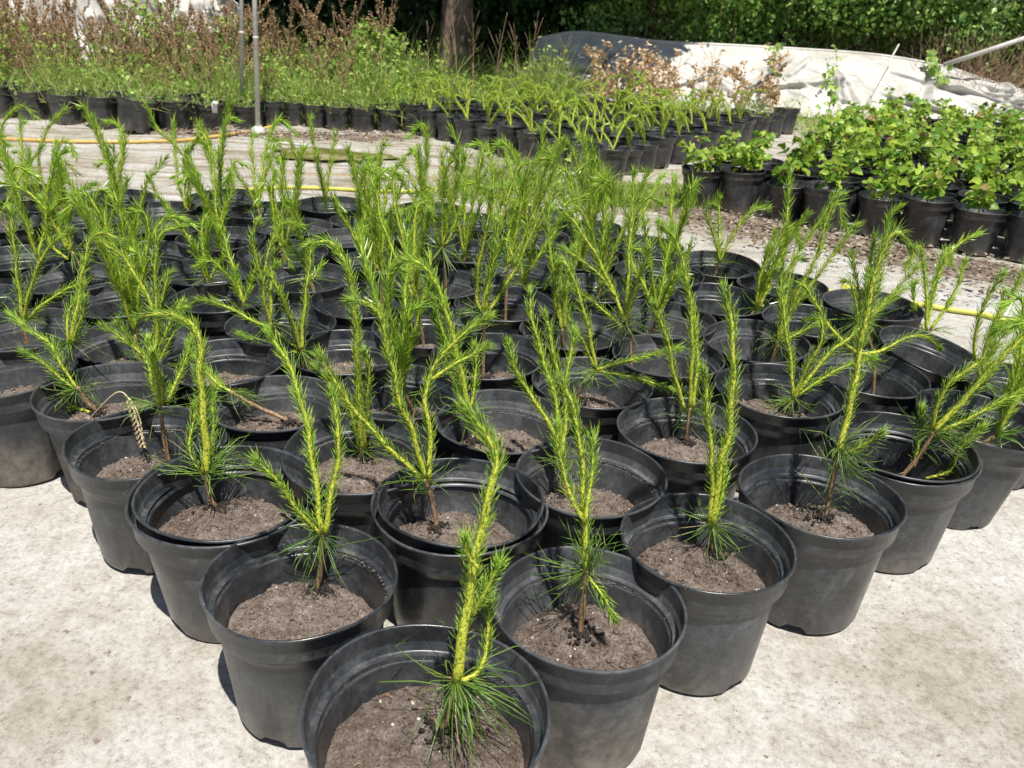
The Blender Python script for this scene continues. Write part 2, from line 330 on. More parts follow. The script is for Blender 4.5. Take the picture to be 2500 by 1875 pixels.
PINES = {
(0,0):[0.015,0.017,[[0.023,0.185],[0.029,0.24]],[[[0.03,0.243],[0.037,0.332],[0.043,0.408],[0.052,0.468],[0.057,0.513],[0.046,0.545],[0.024,0.572]],[[0.034,0.242],[0.056,0.253],[0.063,0.294],[0.064,0.33]],[[0.043,0.339],[0.058,0.378],[0.068,0.42]],[[0.047,0.402],[0.036,0.423],[0.03,0.446]]]],
(0,1):[0.005,0.065,[[0.01,0.178],[0.015,0.24]],[[[0.014,0.24],[-0.009,0.282],[-0.031,0.335],[-0.056,0.382]],[[0.015,0.244],[0.007,0.322],[-0.004,0.403],[-0.023,0.478],[-0.053,0.535]],[[0.019,0.244],[0.031,0.316],[0.04,0.383],[0.029,0.454]]]],
(1,0):[-0.005,0.02,[[-0.006,0.22],[-0.006,0.255]],[[[-0.006,0.255],[-0.018,0.356],[-0.028,0.432],[-0.043,0.49],[-0.06,0.527]],[[-0.016,0.334],[-0.045,0.389],[-0.057,0.437],[-0.06,0.463]],[[-0.014,0.334],[-0.012,0.391],[-0.013,0.449]],[[-0.003,0.244],[0.017,0.229],[0.033,0.21]]]],
(2,1):[-0.035,0.053,[[-0.043,0.164],[-0.049,0.203]],[[[-0.049,0.203],[-0.061,0.296],[-0.079,0.356],[-0.104,0.426],[-0.118,0.476],[-0.123,0.511]],[[-0.047,0.213],[-0.05,0.315],[-0.069,0.376],[-0.084,0.437],[-0.095,0.466]],[[-0.055,0.333],[-0.049,0.386],[-0.044,0.442]],[[-0.057,0.241],[-0.094,0.308],[-0.132,0.362],[-0.154,0.422]]]],
(2,0):[0.029,0.056,[[0.025,0.161],[0.021,0.206]],[[[0.021,0.206],[0.019,0.316],[0.024,0.367],[0.021,0.418],[0.009,0.518],[-0.014,0.6]],[[0.017,0.21],[0.008,0.3],[-0.009,0.387],[-0.029,0.475]],[[0.025,0.208],[0.028,0.259],[0.027,0.31],[0.022,0.354]]]],
(3,0):[0.02,0.018,[[0.027,0.179],[0.023,0.293]],[[[0.023,0.293],[0.027,0.356],[0.029,0.418],[0.027,0.454],[0.028,0.552],[0.033,0.619],[0.051,0.656],[0.08,0.632]],[[0.026,0.282],[0.05,0.313],[0.065,0.346]]]],
(4,0):[0.022,0.02,[[0.048,0.189],[0.061,0.241]],[[[0.063,0.246],[0.089,0.294],[0.113,0.345],[0.136,0.398],[0.172,0.457],[0.194,0.504]],[[0.066,0.24],[0.109,0.271],[0.139,0.299],[0.169,0.326],[0.213,0.351]],[[0.058,0.248],[0.051,0.305],[0.055,0.348],[0.078,0.383],[0.105,0.419],[0.115,0.465]],[[0.045,0.163],[0.048,0.205],[0.044,0.275]],[[0.074,0.139],[0.113,0.162],[0.115,0.214],[0.138,0.268]]]],
(1,1):[-0.038,0.02,[[-0.047,0.203],[-0.054,0.231]],[[[-0.059,0.245],[-0.078,0.325],[-0.097,0.374],[-0.115,0.459],[-0.128,0.517],[-0.146,0.541],[-0.171,0.544]],[[-0.064,0.242],[-0.09,0.271],[-0.122,0.304],[-0.155,0.344],[-0.198,0.408],[-0.217,0.454]],[[-0.051,0.238],[-0.055,0.331],[-0.064,0.38],[-0.05,0.429],[-0.015,0.475],[0.029,0.51]],[[-0.053,0.42],[-0.015,0.448],[0.027,0.475]]]],
(2,2):[-0.049,0.02,[[-0.059,0.202],[-0.065,0.222]],[[[-0.067,0.222],[-0.087,0.319],[-0.107,0.41],[-0.13,0.48],[-0.151,0.512],[-0.181,0.524],[-0.203,0.509]],[[-0.071,0.217],[-0.087,0.306],[-0.115,0.376],[-0.135,0.453]],[[-0.074,0.217],[-0.113,0.324],[-0.135,0.403]],[[-0.065,0.227],[-0.056,0.288],[-0.061,0.345]]]],
(3,3):[-0.013,0.02,[[-0.011,0.252],[-0.007,0.308]],[[[-0.014,0.313],[-0.026,0.351],[-0.02,0.426],[-0.004,0.501],[0.005,0.555],[0.01,0.591]],[[-0.005,0.318],[0.002,0.408],[0.017,0.484],[0.036,0.546],[0.055,0.61],[0.07,0.635],[0.097,0.639]],[[0.002,0.317],[0.037,0.376],[0.067,0.43],[0.092,0.494],[0.124,0.561],[0.143,0.597]],[[-0.004,0.331],[0.006,0.396],[0.014,0.469],[0.017,0.52]]]],
(4,3):[-0.022,0.02,[[-0.025,0.2]],[[[-0.027,0.205],[-0.041,0.292],[-0.059,0.376],[-0.072,0.457],[-0.069,0.502]],[[-0.019,0.205],[-0.021,0.296],[-0.014,0.355],[-0.007,0.413]],[[-0.032,0.222],[-0.051,0.306],[-0.043,0.388]]]],
(4,2):[-0.076,0.02,[[-0.09,0.252],[-0.107,0.291]],[[[-0.104,0.284],[-0.138,0.355],[-0.183,0.435],[-0.233,0.502],[-0.264,0.535],[-0.253,0.553],[-0.221,0.565]],[[-0.106,0.262],[-0.138,0.298],[-0.174,0.327],[-0.211,0.357],[-0.238,0.372]],[[-0.134,0.346],[-0.166,0.387],[-0.192,0.407],[-0.227,0.432],[-0.257,0.447]]]],
(3,2):[-0.03,0.02,[[-0.013,0.211],[0.007,0.234]],[[[0.007,0.234],[0.059,0.259],[0.11,0.281],[0.17,0.306]],[[0.008,0.231],[0.079,0.233],[0.171,0.22]]]],
(3,1):[0.02,0.063,[[0.017,0.167],[0.016,0.224]],[[[0.016,0.225],[0.005,0.36],[-0.013,0.461],[-0.034,0.525],[-0.054,0.571],[-0.082,0.592]],[[0.007,0.224],[-0.022,0.294],[-0.051,0.385],[-0.081,0.445]],[[0.021,0.225],[0.023,0.312],[0.012,0.389],[-0.0,0.435]]]],
(4,1):[0.026,0.02,[[0.045,0.186]],[[[0.042,0.186],[0.078,0.252],[0.111,0.301],[0.147,0.333],[0.19,0.39],[0.225,0.427],[0.253,0.449]],[[0.049,0.193],[0.091,0.235],[0.133,0.27],[0.188,0.295]]]],
(0,2):[-0.036,0.047,[[-0.043,0.169],[-0.047,0.217]],[[[-0.046,0.223],[-0.043,0.276],[-0.043,0.324],[-0.044,0.393],[-0.04,0.434],[-0.051,0.475],[-0.088,0.487],[-0.137,0.48]],[[-0.044,0.222],[-0.039,0.277],[-0.042,0.344]],[[-0.057,0.219],[-0.074,0.257],[-0.067,0.326]]]],
(0,3):[0.025,0.02,[[0.02,0.239],[0.021,0.274]],[[[0.017,0.277],[0.012,0.312],[0.006,0.355],[-0.028,0.395],[-0.063,0.417]],[[0.021,0.278],[0.024,0.321],[0.029,0.378],[0.031,0.417]],[[0.027,0.278],[0.039,0.348],[0.041,0.4]],[[0.032,0.278],[0.053,0.331],[0.071,0.389]]]],
(0,4):[-0.039,0.02,[[-0.057,0.178],[-0.068,0.207]],[[[-0.074,0.205],[-0.094,0.244],[-0.118,0.29],[-0.156,0.316],[-0.198,0.344]],[[-0.074,0.198],[-0.121,0.243],[-0.171,0.274]],[[-0.056,0.154],[-0.108,0.154],[-0.153,0.156]]]],
(1,3):[0.018,0.02,[[-0.037,0.19],[-0.089,0.222]],[[[-0.089,0.222],[-0.124,0.24],[-0.152,0.271],[-0.172,0.309]],[[-0.085,0.216],[-0.121,0.227],[-0.151,0.246]]]],
(1,2):[-0.015,0.082,[[-0.014,0.143],[-0.013,0.169]],[[[-0.013,0.169],[-0.012,0.252],[-0.01,0.345],[-0.008,0.442],[-0.013,0.533],[-0.024,0.567],[-0.046,0.589],[-0.076,0.581]],[[-0.009,0.174],[0.002,0.258],[0.01,0.334],[0.007,0.388]],[[-0.02,0.173],[-0.027,0.251],[-0.055,0.31],[-0.084,0.348]]]],
(2,4):[-0.083,0.017,[[-0.106,0.203]],[[[-0.105,0.202],[-0.162,0.237],[-0.235,0.269],[-0.295,0.293],[-0.343,0.298],[-0.371,0.278]],[[-0.111,0.196],[-0.183,0.208],[-0.25,0.224]]]],
(2,5):[-0.023,0.02,[[-0.031,0.205]],[[[-0.033,0.207],[-0.038,0.271],[-0.037,0.333],[-0.044,0.381],[-0.045,0.428],[-0.027,0.469]],[[-0.037,0.335],[-0.017,0.399],[0.002,0.442],[0.026,0.455],[0.055,0.444]],[[-0.038,0.323],[-0.017,0.347],[0.001,0.362]]]],
(2,6):[0.049,0.02,[[0.045,0.19]],[[[0.046,0.193],[0.06,0.229],[0.077,0.269],[0.092,0.31]],[[0.041,0.193],[0.034,0.233],[0.026,0.27]]]],
(3,6):[0.024,0.02,[[0.007,0.201]],[[[0.003,0.209],[-0.012,0.262],[-0.037,0.304],[-0.067,0.326]],[[0.013,0.204],[0.033,0.237]]]],
(3,5):[0.044,0.02,[[0.046,0.261],[0.048,0.294]],[[[0.048,0.294],[0.044,0.378],[0.04,0.442],[0.05,0.526]],[[0.052,0.294],[0.074,0.374],[0.081,0.458]],[[0.042,0.291],[0.019,0.347],[0.012,0.419]]]],
(3,4):[-0.011,0.02,[[-0.021,0.221],[-0.026,0.279]],[[[-0.03,0.287],[-0.045,0.371],[-0.072,0.463],[-0.082,0.56],[-0.06,0.597]],[[-0.035,0.281],[-0.055,0.328],[-0.104,0.441],[-0.122,0.52],[-0.135,0.573]],[[-0.021,0.296],[-0.021,0.364],[-0.005,0.446],[0.01,0.506]],[[-0.027,0.305],[-0.054,0.397],[-0.066,0.474]]]],
(4,4):[0.003,0.02,[[0.003,0.256],[0.007,0.313]],[[[0.007,0.32],[0.021,0.407],[0.034,0.496],[0.054,0.58],[0.099,0.596]],[[0.012,0.317],[0.05,0.423],[0.083,0.511],[0.105,0.575],[0.123,0.644]],[[0.002,0.313],[0.003,0.406],[0.021,0.479],[0.033,0.526]]]],
(5,2):[0.05,0.02,[[0.059,0.206]],[[[0.061,0.208],[0.071,0.261],[0.084,0.345],[0.108,0.428],[0.111,0.493],[0.117,0.567],[0.134,0.58]],[[0.067,0.206],[0.1,0.231],[0.142,0.261]],[[0.07,0.27],[0.096,0.331],[0.129,0.405],[0.155,0.466],[0.177,0.508]]]],
(5,1):[0.045,0.02,[[0.02,0.231],[-0.015,0.246]],[[[-0.015,0.246],[-0.055,0.268],[-0.097,0.307],[-0.133,0.351],[-0.165,0.388],[-0.181,0.367],[-0.177,0.323]],[[-0.013,0.246],[0.036,0.255],[0.092,0.286],[0.139,0.289],[0.183,0.262]]]],
(6,3):[0.083,0.017,[[0.107,0.184]],[[[0.109,0.184],[0.117,0.264],[0.128,0.318],[0.143,0.389],[0.182,0.468]],[[0.115,0.184],[0.136,0.251],[0.156,0.319],[0.181,0.386]],[[0.106,0.188],[0.101,0.263],[0.109,0.33],[0.117,0.408]]]],
(6,2):[0.084,0.012,[[0.138,0.221]],[[[0.137,0.224],[0.128,0.298],[0.126,0.351],[0.122,0.46],[0.117,0.507],[0.133,0.531]],[[0.13,0.221],[0.112,0.285],[0.091,0.347],[0.077,0.389]]]],
(6,1):[-0.085,0.009,[[-0.191,0.25]],[[[-0.191,0.25],[-0.173,0.289],[-0.147,0.336],[-0.132,0.379],[-0.122,0.403]],[[-0.199,0.252],[-0.222,0.318],[-0.228,0.377]]]],
(6,0):[-0.072,0.02,[[-0.067,0.206]],[[[-0.067,0.206],[-0.096,0.283],[-0.1,0.371],[-0.089,0.435],[-0.08,0.497]],[[-0.075,0.208],[-0.125,0.304],[-0.134,0.401],[-0.121,0.467]],[[-0.063,0.209],[-0.05,0.285],[-0.022,0.364]]]],
(7,2):[0.085,0.008,[[0.187,0.148]],[[[0.172,0.144],[0.162,0.194],[0.161,0.246],[0.183,0.343],[0.212,0.392],[0.257,0.42]],[[0.183,0.151],[0.216,0.224],[0.23,0.293],[0.234,0.346]],[[0.165,0.145],[0.127,0.206],[0.103,0.273]]]],
(3,7):[-0.003,0.02,[[-0.005,0.219]],[[[-0.004,0.225],[-0.002,0.298],[0.006,0.359],[0.007,0.417],[0.023,0.499]],[[0.0,0.225],[0.026,0.307],[0.049,0.406],[0.061,0.477]],[[-0.01,0.222],[-0.028,0.304],[-0.031,0.388],[-0.02,0.443]]]],
(2,7):[0.008,0.02,[[-0.002,0.19]],[[[-0.002,0.19],[-0.018,0.248],[-0.046,0.314],[-0.096,0.401],[-0.131,0.468]],[[0.007,0.188],[0.033,0.237],[0.049,0.265],[0.043,0.304]],[[-0.007,0.187],[-0.013,0.248],[-0.026,0.301]]]],
(4,5):[0.023,0.02,[[0.018,0.264],[0.012,0.308]],[[[0.012,0.308],[0.012,0.409],[0.014,0.472],[0.024,0.534],[0.054,0.596],[0.037,0.636]],[[0.005,0.314],[-0.015,0.382],[-0.028,0.451]],[[0.02,0.315],[0.049,0.385],[0.074,0.456]]]],
(0,6):[-0.008,0.02,[[-0.014,0.22]],[[[-0.009,0.229],[0.028,0.307],[0.068,0.375],[0.1,0.417],[0.155,0.457]],[[-0.015,0.216],[0.034,0.261],[0.087,0.299],[0.16,0.338]]]],
(0,5):[0.084,0.013,[[0.134,0.267]],[[[0.138,0.278],[0.166,0.347],[0.187,0.41],[0.21,0.471],[0.219,0.486],[0.242,0.502],[0.277,0.485]],[[0.134,0.274],[0.133,0.323],[0.164,0.383]],[[0.141,0.275],[0.177,0.335],[0.193,0.375]]]],
(1,4):[-0.084,0.011,[[-0.157,0.188]],[[[-0.156,0.193],[-0.137,0.292],[-0.125,0.389],[-0.112,0.461],[-0.09,0.497],[-0.053,0.507]],[[-0.161,0.191],[-0.14,0.302],[-0.186,0.422],[-0.231,0.462],[-0.258,0.503],[-0.272,0.532]],[[-0.153,0.191],[-0.116,0.261],[-0.093,0.325]],[[-0.163,0.193],[-0.183,0.247],[-0.205,0.299]]]],
(1,7):[0.042,0.02,[[0.024,0.261],[0.013,0.282]],[[[0.013,0.282],[-0.013,0.345],[-0.053,0.413],[-0.09,0.444],[-0.152,0.459]],[[-0.002,0.259],[-0.041,0.312],[-0.025,0.407],[-0.002,0.472],[0.023,0.525],[0.055,0.553]],[[0.003,0.285],[-0.016,0.389],[0.043,0.435],[0.119,0.473]]]],
(2,8):[-0.051,0.02,[[-0.065,0.157]],[[[-0.06,0.165],[-0.042,0.255],[-0.067,0.357],[-0.07,0.426],[-0.069,0.517]],[[-0.055,0.165],[-0.037,0.266],[-0.008,0.373],[0.017,0.43],[0.072,0.492]],[[-0.064,0.161],[-0.071,0.249],[-0.062,0.333]]]],
(2,11):[0.073,0.02,[[0.035,0.207]],[[[0.019,0.206],[0.044,0.323],[0.087,0.421],[0.125,0.433],[0.143,0.388]],[[0.001,0.197],[-0.008,0.349],[0.026,0.435],[0.073,0.498],[0.122,0.535]]]],
(1,10):[0.016,0.02,[[-0.001,0.234]],[[[-0.013,0.249],[0.006,0.368],[0.046,0.485],[0.092,0.552],[0.145,0.584],[0.183,0.551]],[[0.002,0.249],[0.059,0.341],[0.119,0.416],[0.146,0.446]]]],
(2,10):[-0.084,0.013,[[-0.144,0.181]],[[[-0.144,0.184],[-0.165,0.274],[-0.205,0.378],[-0.253,0.435]],[[-0.136,0.184],[-0.092,0.292],[-0.085,0.384],[-0.094,0.442]]]],
(3,9):[0.084,0.011,[[0.146,0.23]],[[[0.139,0.238],[0.11,0.357],[0.058,0.461],[0.001,0.52],[-0.028,0.593]],[[0.147,0.238],[0.116,0.306],[0.089,0.41],[0.113,0.473],[0.153,0.497],[0.179,0.463]]]],
(3,10):[0.083,0.016,[[0.097,0.206]],[[[0.092,0.206],[0.07,0.296],[0.071,0.392],[0.073,0.501]],[[0.101,0.207],[0.12,0.298],[0.113,0.378]]]],
}
POTS = [(0,0,-0.086,0.7),(0,1,-0.282,0.922),(0,2,-0.455,1.131),(0,3,-0.648,1.28),(0,4,-0.797,1.47),(0,5,-1.028,1.538),(0,6,-1.128,1.766),(0,7,-1.34,1.915),(0,8,-1.555,2.056),(1,0,0.116,0.891),(1,1,-0.078,1.125),(1,2,-0.265,1.292),(1,3,-0.464,1.452),(1,4,-0.625,1.638),(1,5,-0.862,1.732),(1,6,-1.006,1.99),(1,7,-1.211,2.141),(1,8,-1.427,2.276),(1,9,-1.668,2.36),(1,10,-1.671,2.615),(1,11,-1.905,2.716),(1,12,-2.064,2.916),(2,0,0.31,1.056),(2,1,0.144,1.245),(2,2,-0.012,1.434),(2,3,-0.228,1.538),(2,4,-0.378,1.722),(2,5,-0.562,1.875),(2,6,-0.753,2.02),(2,7,-0.882,2.23),(2,8,-1.1,2.37),(2,9,-1.316,2.506),(2,10,-1.443,2.727),(2,11,-1.655,2.869),(2,12,-1.828,3.056),(3,0,0.531,1.207),(3,1,0.343,1.431),(3,2,0.169,1.625),(3,3,-0.049,1.736),(3,4,-0.211,1.914),(3,5,-0.401,2.066),(3,6,-0.59,2.231),(3,7,-0.714,2.454),(3,8,-0.941,2.57),(3,9,-1.157,2.705),(3,10,-1.283,2.927),(3,11,-1.496,3.068),(4,0,0.743,1.392),(4,1,0.573,1.629),(4,2,0.361,1.794),(4,3,0.147,1.925),(4,4,-0.029,2.092),(4,5,-0.224,2.244),(4,6,-0.413,2.415),(4,7,-0.537,2.638),(4,8,-0.764,2.753),(4,9,-0.923,2.953),(4,10,-1.116,3.119),(5,0,0.945,1.547),(5,1,0.803,1.759),(5,2,0.594,1.905),(5,3,0.383,2.048),(5,4,0.232,2.253),(5,5,0.002,2.363),(5,6,-0.151,2.567),(5,7,-0.315,2.763),(5,8,-0.534,2.893),(5,9,-0.704,3.083),(6,0,1.135,1.717),(6,1,0.994,1.93),(6,2,0.784,2.075),(6,3,0.573,2.218),(6,4,0.422,2.423),(6,5,0.192,2.532),(6,6,0.042,2.739),(6,7,-0.124,2.932),(6,8,-0.337,3.073),(7,2,0.994,2.219),(7,3,0.791,2.373),(7,4,0.63,2.571),(7,5,0.418,2.718),(7,6,0.24,2.9),(7,7,0.074,3.093)]

# ------------------------------------------------------------------ plant pots
def revolve(mb, prof, seg=56, oval=0.0, ph=0.0, notch=False, mi=0):
    a = np.linspace(0, 2*PI, seg, endpoint=False)
    k = 1+oval*np.cos(2*(a-ph)); pr = np.asarray(prof)
    v = np.zeros((len(pr), seg, 3))
    hs = np.clip(pr[:, 1]/pr[:, 1].max(), 0, 1)[:, None] if pr[:, 1].max() > 0 else 0
    kk = 1+(k-1)[None]*hs
    v[..., 0] = pr[:, :1]*kk*np.cos(a); v[..., 1] = pr[:, :1]*(2-kk)*np.sin(a); v[..., 2] = pr[:, 1:2]+hs*.0022*(oval/.03)*np.cos(2*(a-ph)+1)[None]+hs*.0009*np.cos(3*a+ph*5)[None]
    if notch:
        lift = (np.mod(np.arange(seg), 14) < 3)
        v[0, lift, 2] += .012; v[1, lift, 2] += .0105; v[2, lift, 2] += .006; v[0:2, lift, :2] *= .985
    i = np.arange(len(pr)-1)[:, None]*seg; j = np.arange(seg)[None]
    f = np.stack([i+j, i+(j+1) % seg, i+seg+(j+1) % seg, i+seg+j], -1).reshape(-1, 4)
    mb.add(v.reshape(-1, 3), f, mi)
def pot_meshes(R, H, oval=0.02, ph=0.0, seg=56):
    """flower pot: tapered wall, stepped-out collar below the lip, open inside with the matching ledge"""
    k = R/.134; h = H/.218
    def S(l): return [(a*k, b*h) for a, b in l]
    body = MB()
    revolve(body, S([(.094, .004), (.0985, .0), (.1005, .006), (.1160, .155), (.1166, .166), (.1176, .1667), (.1190, .1785)]), seg, oval, ph, True)
    revolve(body, S([(.1160, .1685), (.1153, .165), (.0955, .012), (.0, .010)]), seg, oval, ph)
    rim = MB()
    revolve(rim, S([(.1190, .1785), (.1262, .1792), (.1276, .1806), (.1308, .2115), (.1336, .2125), (.1345, .2150), (.1340, .2172), (.1325, .2180), (.1306, .2175),
                    (.1300, .2150), (.1282, .1790), (.1276, .1768), (.1262, .1752), (.1215, .1736), (.1185, .1724), (.1168, .1706), (.1160, .1685)]), seg, oval, ph)
    return body.mesh('pot', M_POT), rim.mesh('rim', M_POT)
POTV = [pot_meshes(.134, .218, random.uniform(.008, .034), random.uniform(0, PI)) for _ in range(9)]
def soil_mesh(r, z, dome, seed, seg=96, rings=30, amp=.006, wet=True):
    mb = MB(); rr = np.linspace(0, 1, rings+1)[1:]; a = np.linspace(0, 2*PI, seg, endpoint=False)
    cx, cy = random.uniform(-.25, .25), random.uniform(-.2, .3)
    def hgt(x, y):
        q = (x*x+y*y)/(r*r)
        hh = z+dome*(1-((x/r-cx)**2+(y/r-cy)**2)) - .006*max(0, q-.8)*5
        hh += amp*.9*nz(x, y, 22, seed, 4) + amp*.5*abs(nz(x, y, 75, seed+3, 2))
        c = nz(x, y, 130, seed+7, 2)
        return hh+(amp*.45*c if c > 0 else 0)
    v = [(0, 0, hgt(0, 0))]
    for q in rr:
        for t in a: x, y = r*q*math.cos(t), r*q*math.sin(t); v.append((x, y, hgt(x, y)))
    j = np.arange(seg)
    mb.add(v, np.stack([np.zeros(seg, int), 1+j, 1+(j+1) % seg], 1))
    i = 1+np.arange(rings-1)[:, None]*seg; jj = j[None]
    mb.addf(np.stack([i+jj, i+seg+jj, i+seg+(jj+1) % seg, i+(jj+1) % seg], -1).reshape(-1, 4), 0)
    # clods and crumbs lying on top belong to the same fill
    n = 750 if seg > 60 else 14
    t = RNG.random(n)*2*PI; q = r*np.sqrt(RNG.random(n))*.95; x, y = q*np.cos(t), q*np.sin(t); s = .0011+.0032*RNG.random(n)**4
    if seg <= 60: s = s+.002
    blobs(mb, np.c_[x, y, [hgt(a_, b_) for a_, b_ in zip(x, y)]+s*.3], s)
    if seg > 60:          # fill spilled on the ledge inside the rim
        a0 = random.uniform(.8, 2.6); n = 260; t = a0+RNG.normal(0, .5, n); q = (.1238+RNG.normal(0, .0022, n))*r/.112; s = RNG.uniform(.0005, .0016, n)
        blobs(mb, np.c_[q*np.cos(t), q*np.sin(t), (.1735+s*.4)+np.abs(q*.112/r-.1238)*.3], s)
    return mb, hgt
_ico = None
def blobs(mb, c, s, rough=.5, mi=0):
    """many small irregular crumbs at once"""
    global _ico
    if _ico is None:
        import bmesh
        q = bmesh.new(); bmesh.ops.create_icosphere(q, subdivisions=1, radius=1)
        _ico = (np.array([x.co[:] for x in q.verts]), np.array([[a.index for a in f.verts] for f in q.faces])); q.free()
    v, f = _ico; n = len(c)
    V = v[None]*(1+rough*(RNG.random((n, len(v), 1))-.5))*s[:, None, None]*(1+.6*(RNG.random((n, 1, 3))-.5))+np.asarray(c)[:, None]
    mb.add(V.reshape(-1, 3), (f[None]+(np.arange(n)*len(v))[:, None, None]).reshape(-1, 3), mi)
_bs = None
def blob(mb, c, s, rough=.3, mi=0):
    global _bs
    if _bs is None:
        import bmesh
        b = bmesh.new(); bmesh.ops.create_icosphere(b, subdivisions=2, radius=1)
        _bs = (np.array([x.co[:] for x in b.verts]), np.array([[q.index for q in f.verts] for f in b.faces])); b.free()
    v, f = _bs
    k = 1+rough*(RNG.random((len(v), 1))-.5); st = 1+.5*(RNG.random(3)-.5)
    mb.add(np.array(c)+v*k*s*st, f, mi)
SOIL_R = .112
def soil_part(parent, near, sx, sy, lvl=.098, seed=0.0, r=SOIL_R, k=1.0):
    mb, hg = soil_mesh(r*k, lvl, .023*k, seed, 120 if near else 40, 42 if near else 12, .0075 if near else .006)
    # damp crumbs heaped round the stem foot
    nz0 = hg(sx, sy)
    n = 90 if near else 6; t = RNG.random(n)*2*PI; q = np.abs(RNG.normal(0, .013, n)); s = RNG.uniform(.0012, .0042 if near else .006, n)
    blobs(mb, np.c_[sx+q*np.cos(t), sy+q*np.sin(t), nz0+.001+.006*np.exp(-(q/.01)**2)], s, .6, 1)
    if near:
        n = 16; t = RNG.random(n)*2*PI; q = r*k*.9*np.sqrt(RNG.random(n)); x, y = q*np.cos(t), q*np.sin(t)
        blobs(mb, np.c_[x, y, [hg(a_, b_)+.001 for a_, b_ in zip(x, y)]], RNG.uniform(.0009, .0024, n), .5, 2)
        for _ in range(7):          # bits of root and stalk left in the mix
            a = random.uniform(0, 6.28); q = r*k*.8*math.sqrt(random.random()); x, y = q*math.cos(a), q*math.sin(a); a2 = random.uniform(0, 6.28); L = random.uniform(.006, .018)
            z = hg(x, y)+.002; tube(mb, [(x, y, z), (x+math.cos(a2)*L*.5, y+math.sin(a2)*L*.5, z+.003), (x+math.cos(a2+.4)*L, y+math.sin(a2+.4)*L, z)], .0007, 4, 3)
    return mb.build('soil', [M_SOIL, M_WET, M_STONE, M_TWIG], parent), nz0

# ------------------------------------------------------------------ pine seedlings
def shoot_mesh(pts, r0, dens, nl, near, tipfan=True, mats=None):
    """one new shoot: yellow-green stem with short upswept needles"""
    p = spline(pts, 6); mb = MB()
    seg = np.linalg.norm(np.diff(p, axis=0), axis=1); s = np.concatenate([[0], np.cumsum(seg)]); Ls = s[-1]
    wob = np.sin(s*70+random.uniform(0, 6))*.0012
    p = p+np.stack([wob, wob*.7, wob*0], 1)
    u = s/Ls
    rad = r0*(1-.55*u)*(1-.75*np.clip((u-.93)/.07, 0, 1)); tube(mb, p, rad, 9 if near else 5, 0)
    n = int(dens*Ls)+12
    q = np.sort(RNG.random(n)**.9)*.985+.01
    q = q[q > .02]; n = len(q)
    keep = RNG.random(n) < np.clip(.2+q*3.2, 0, 1); q = q[keep]; n = len(q)
    x = q*Ls; t_, u_, w_ = frames(p)
    def I(a): return np.stack([np.interp(x, s, a[:, k]) for k in range(3)], 1)
    P, T, U, W = I(p), unit(I(t_)), unit(I(u_)), unit(I(w_)); R = np.interp(x, s, rad)
    ang = np.arange(n)*2.39996+RNG.normal(0, .25, n)
    rd = U*np.cos(ang)[:, None]+W*np.sin(ang)[:, None]
    inc = np.radians(41-17*q+RNG.normal(0, 11, n))[:, None]
    d = T*np.cos(inc)+rd*np.sin(inc)
    L = nl*(.70+.42*q)*(1+RNG.normal(0, .22, n))*(np.where(q < .12, .75, 1))
    bend = T*.18+RNG.normal(0, .07, (n, 3)); 
    needles(mb, P+rd*R[:, None]*.8, d, L, (.00122 if near else .0019), bend, 1, near)
    if tipfan:
        m = 46 if near else 16
        inc = np.radians(np.abs(RNG.normal(0, 22, m)))[:, None]; ang = RNG.random(m)*2*PI
        rd = U[-1]*np.cos(ang)[:, None]+W[-1]*np.sin(ang)[:, None]
        pp = p[-1]-t_[-1]*RNG.random((m, 1))*.012
        needles(mb, pp, t_[-1]*np.cos(inc)+rd*np.sin(inc), nl*RNG.uniform(.6, 1.1, m), (.0013 if near else .0022), RNG.normal(0, .05, (m, 3)), 1, near)
    return mb.mesh('shoot', mats or [M_SHOOT, M_NEEDLE])
def old_needle_mesh(p, n, L, near, spread=1.0, droop=.35, f0=.35, bias=None):
    """long dark needles of last year, whorled round the woody stem"""
    mb = MB(); s = np.linspace(0, 1, len(p)); q = f0+(1-f0)*RNG.beta(1.7, 1.0, n)
    P = np.stack([np.interp(q, s, p[:, k]) for k in range(3)], 1); t, u, w = frames(p)
    T = unit(np.stack([np.interp(q, s, t[:, k]) for k in range(3)], 1))
    ang = RNG.random(n)*2*PI; a = np.array([1., 0, 0]); b = np.array([0, 1., 0])
    rd = np.cos(ang)[:, None]*a+np.sin(ang)[:, None]*b
    inc = np.radians(RNG.normal(58, 22, n)*spread)[:, None]
    inc = inc*np.where(RNG.random((n, 1)) < .25, .45, 1); d = T*np.cos(inc)+rd*np.sin(inc)
    LL = L*(.6+.8*RNG.random(n)); bend = np.zeros((n, 3)); bend[:, 2] = -droop*RNG.random(n)*1.7; bend += RNG.normal(0, .42 if near else .28, (n, 3))
    bend += np.array([0, 0, .35])*(RNG.random((n, 1)) < .35)
    if bias is not None: d = unit(d+np.array(bias)*RNG.random((n, 1))*1.5); bend = bend+np.array(bias)*.8
    # two-step bend for the near ones: each needle is a short curved blade
    if near:
        d0 = unit(d); half = LL*.5
        dd = unit(d0+bend*.5)
        needles_curved(mb, P, d0, dd, unit(d0+bend*1.6), LL, .00145)
    else: needles(mb, P, d, LL, .0019, bend, 0, False)
    return mb.mesh('old_needles', M_OLD)
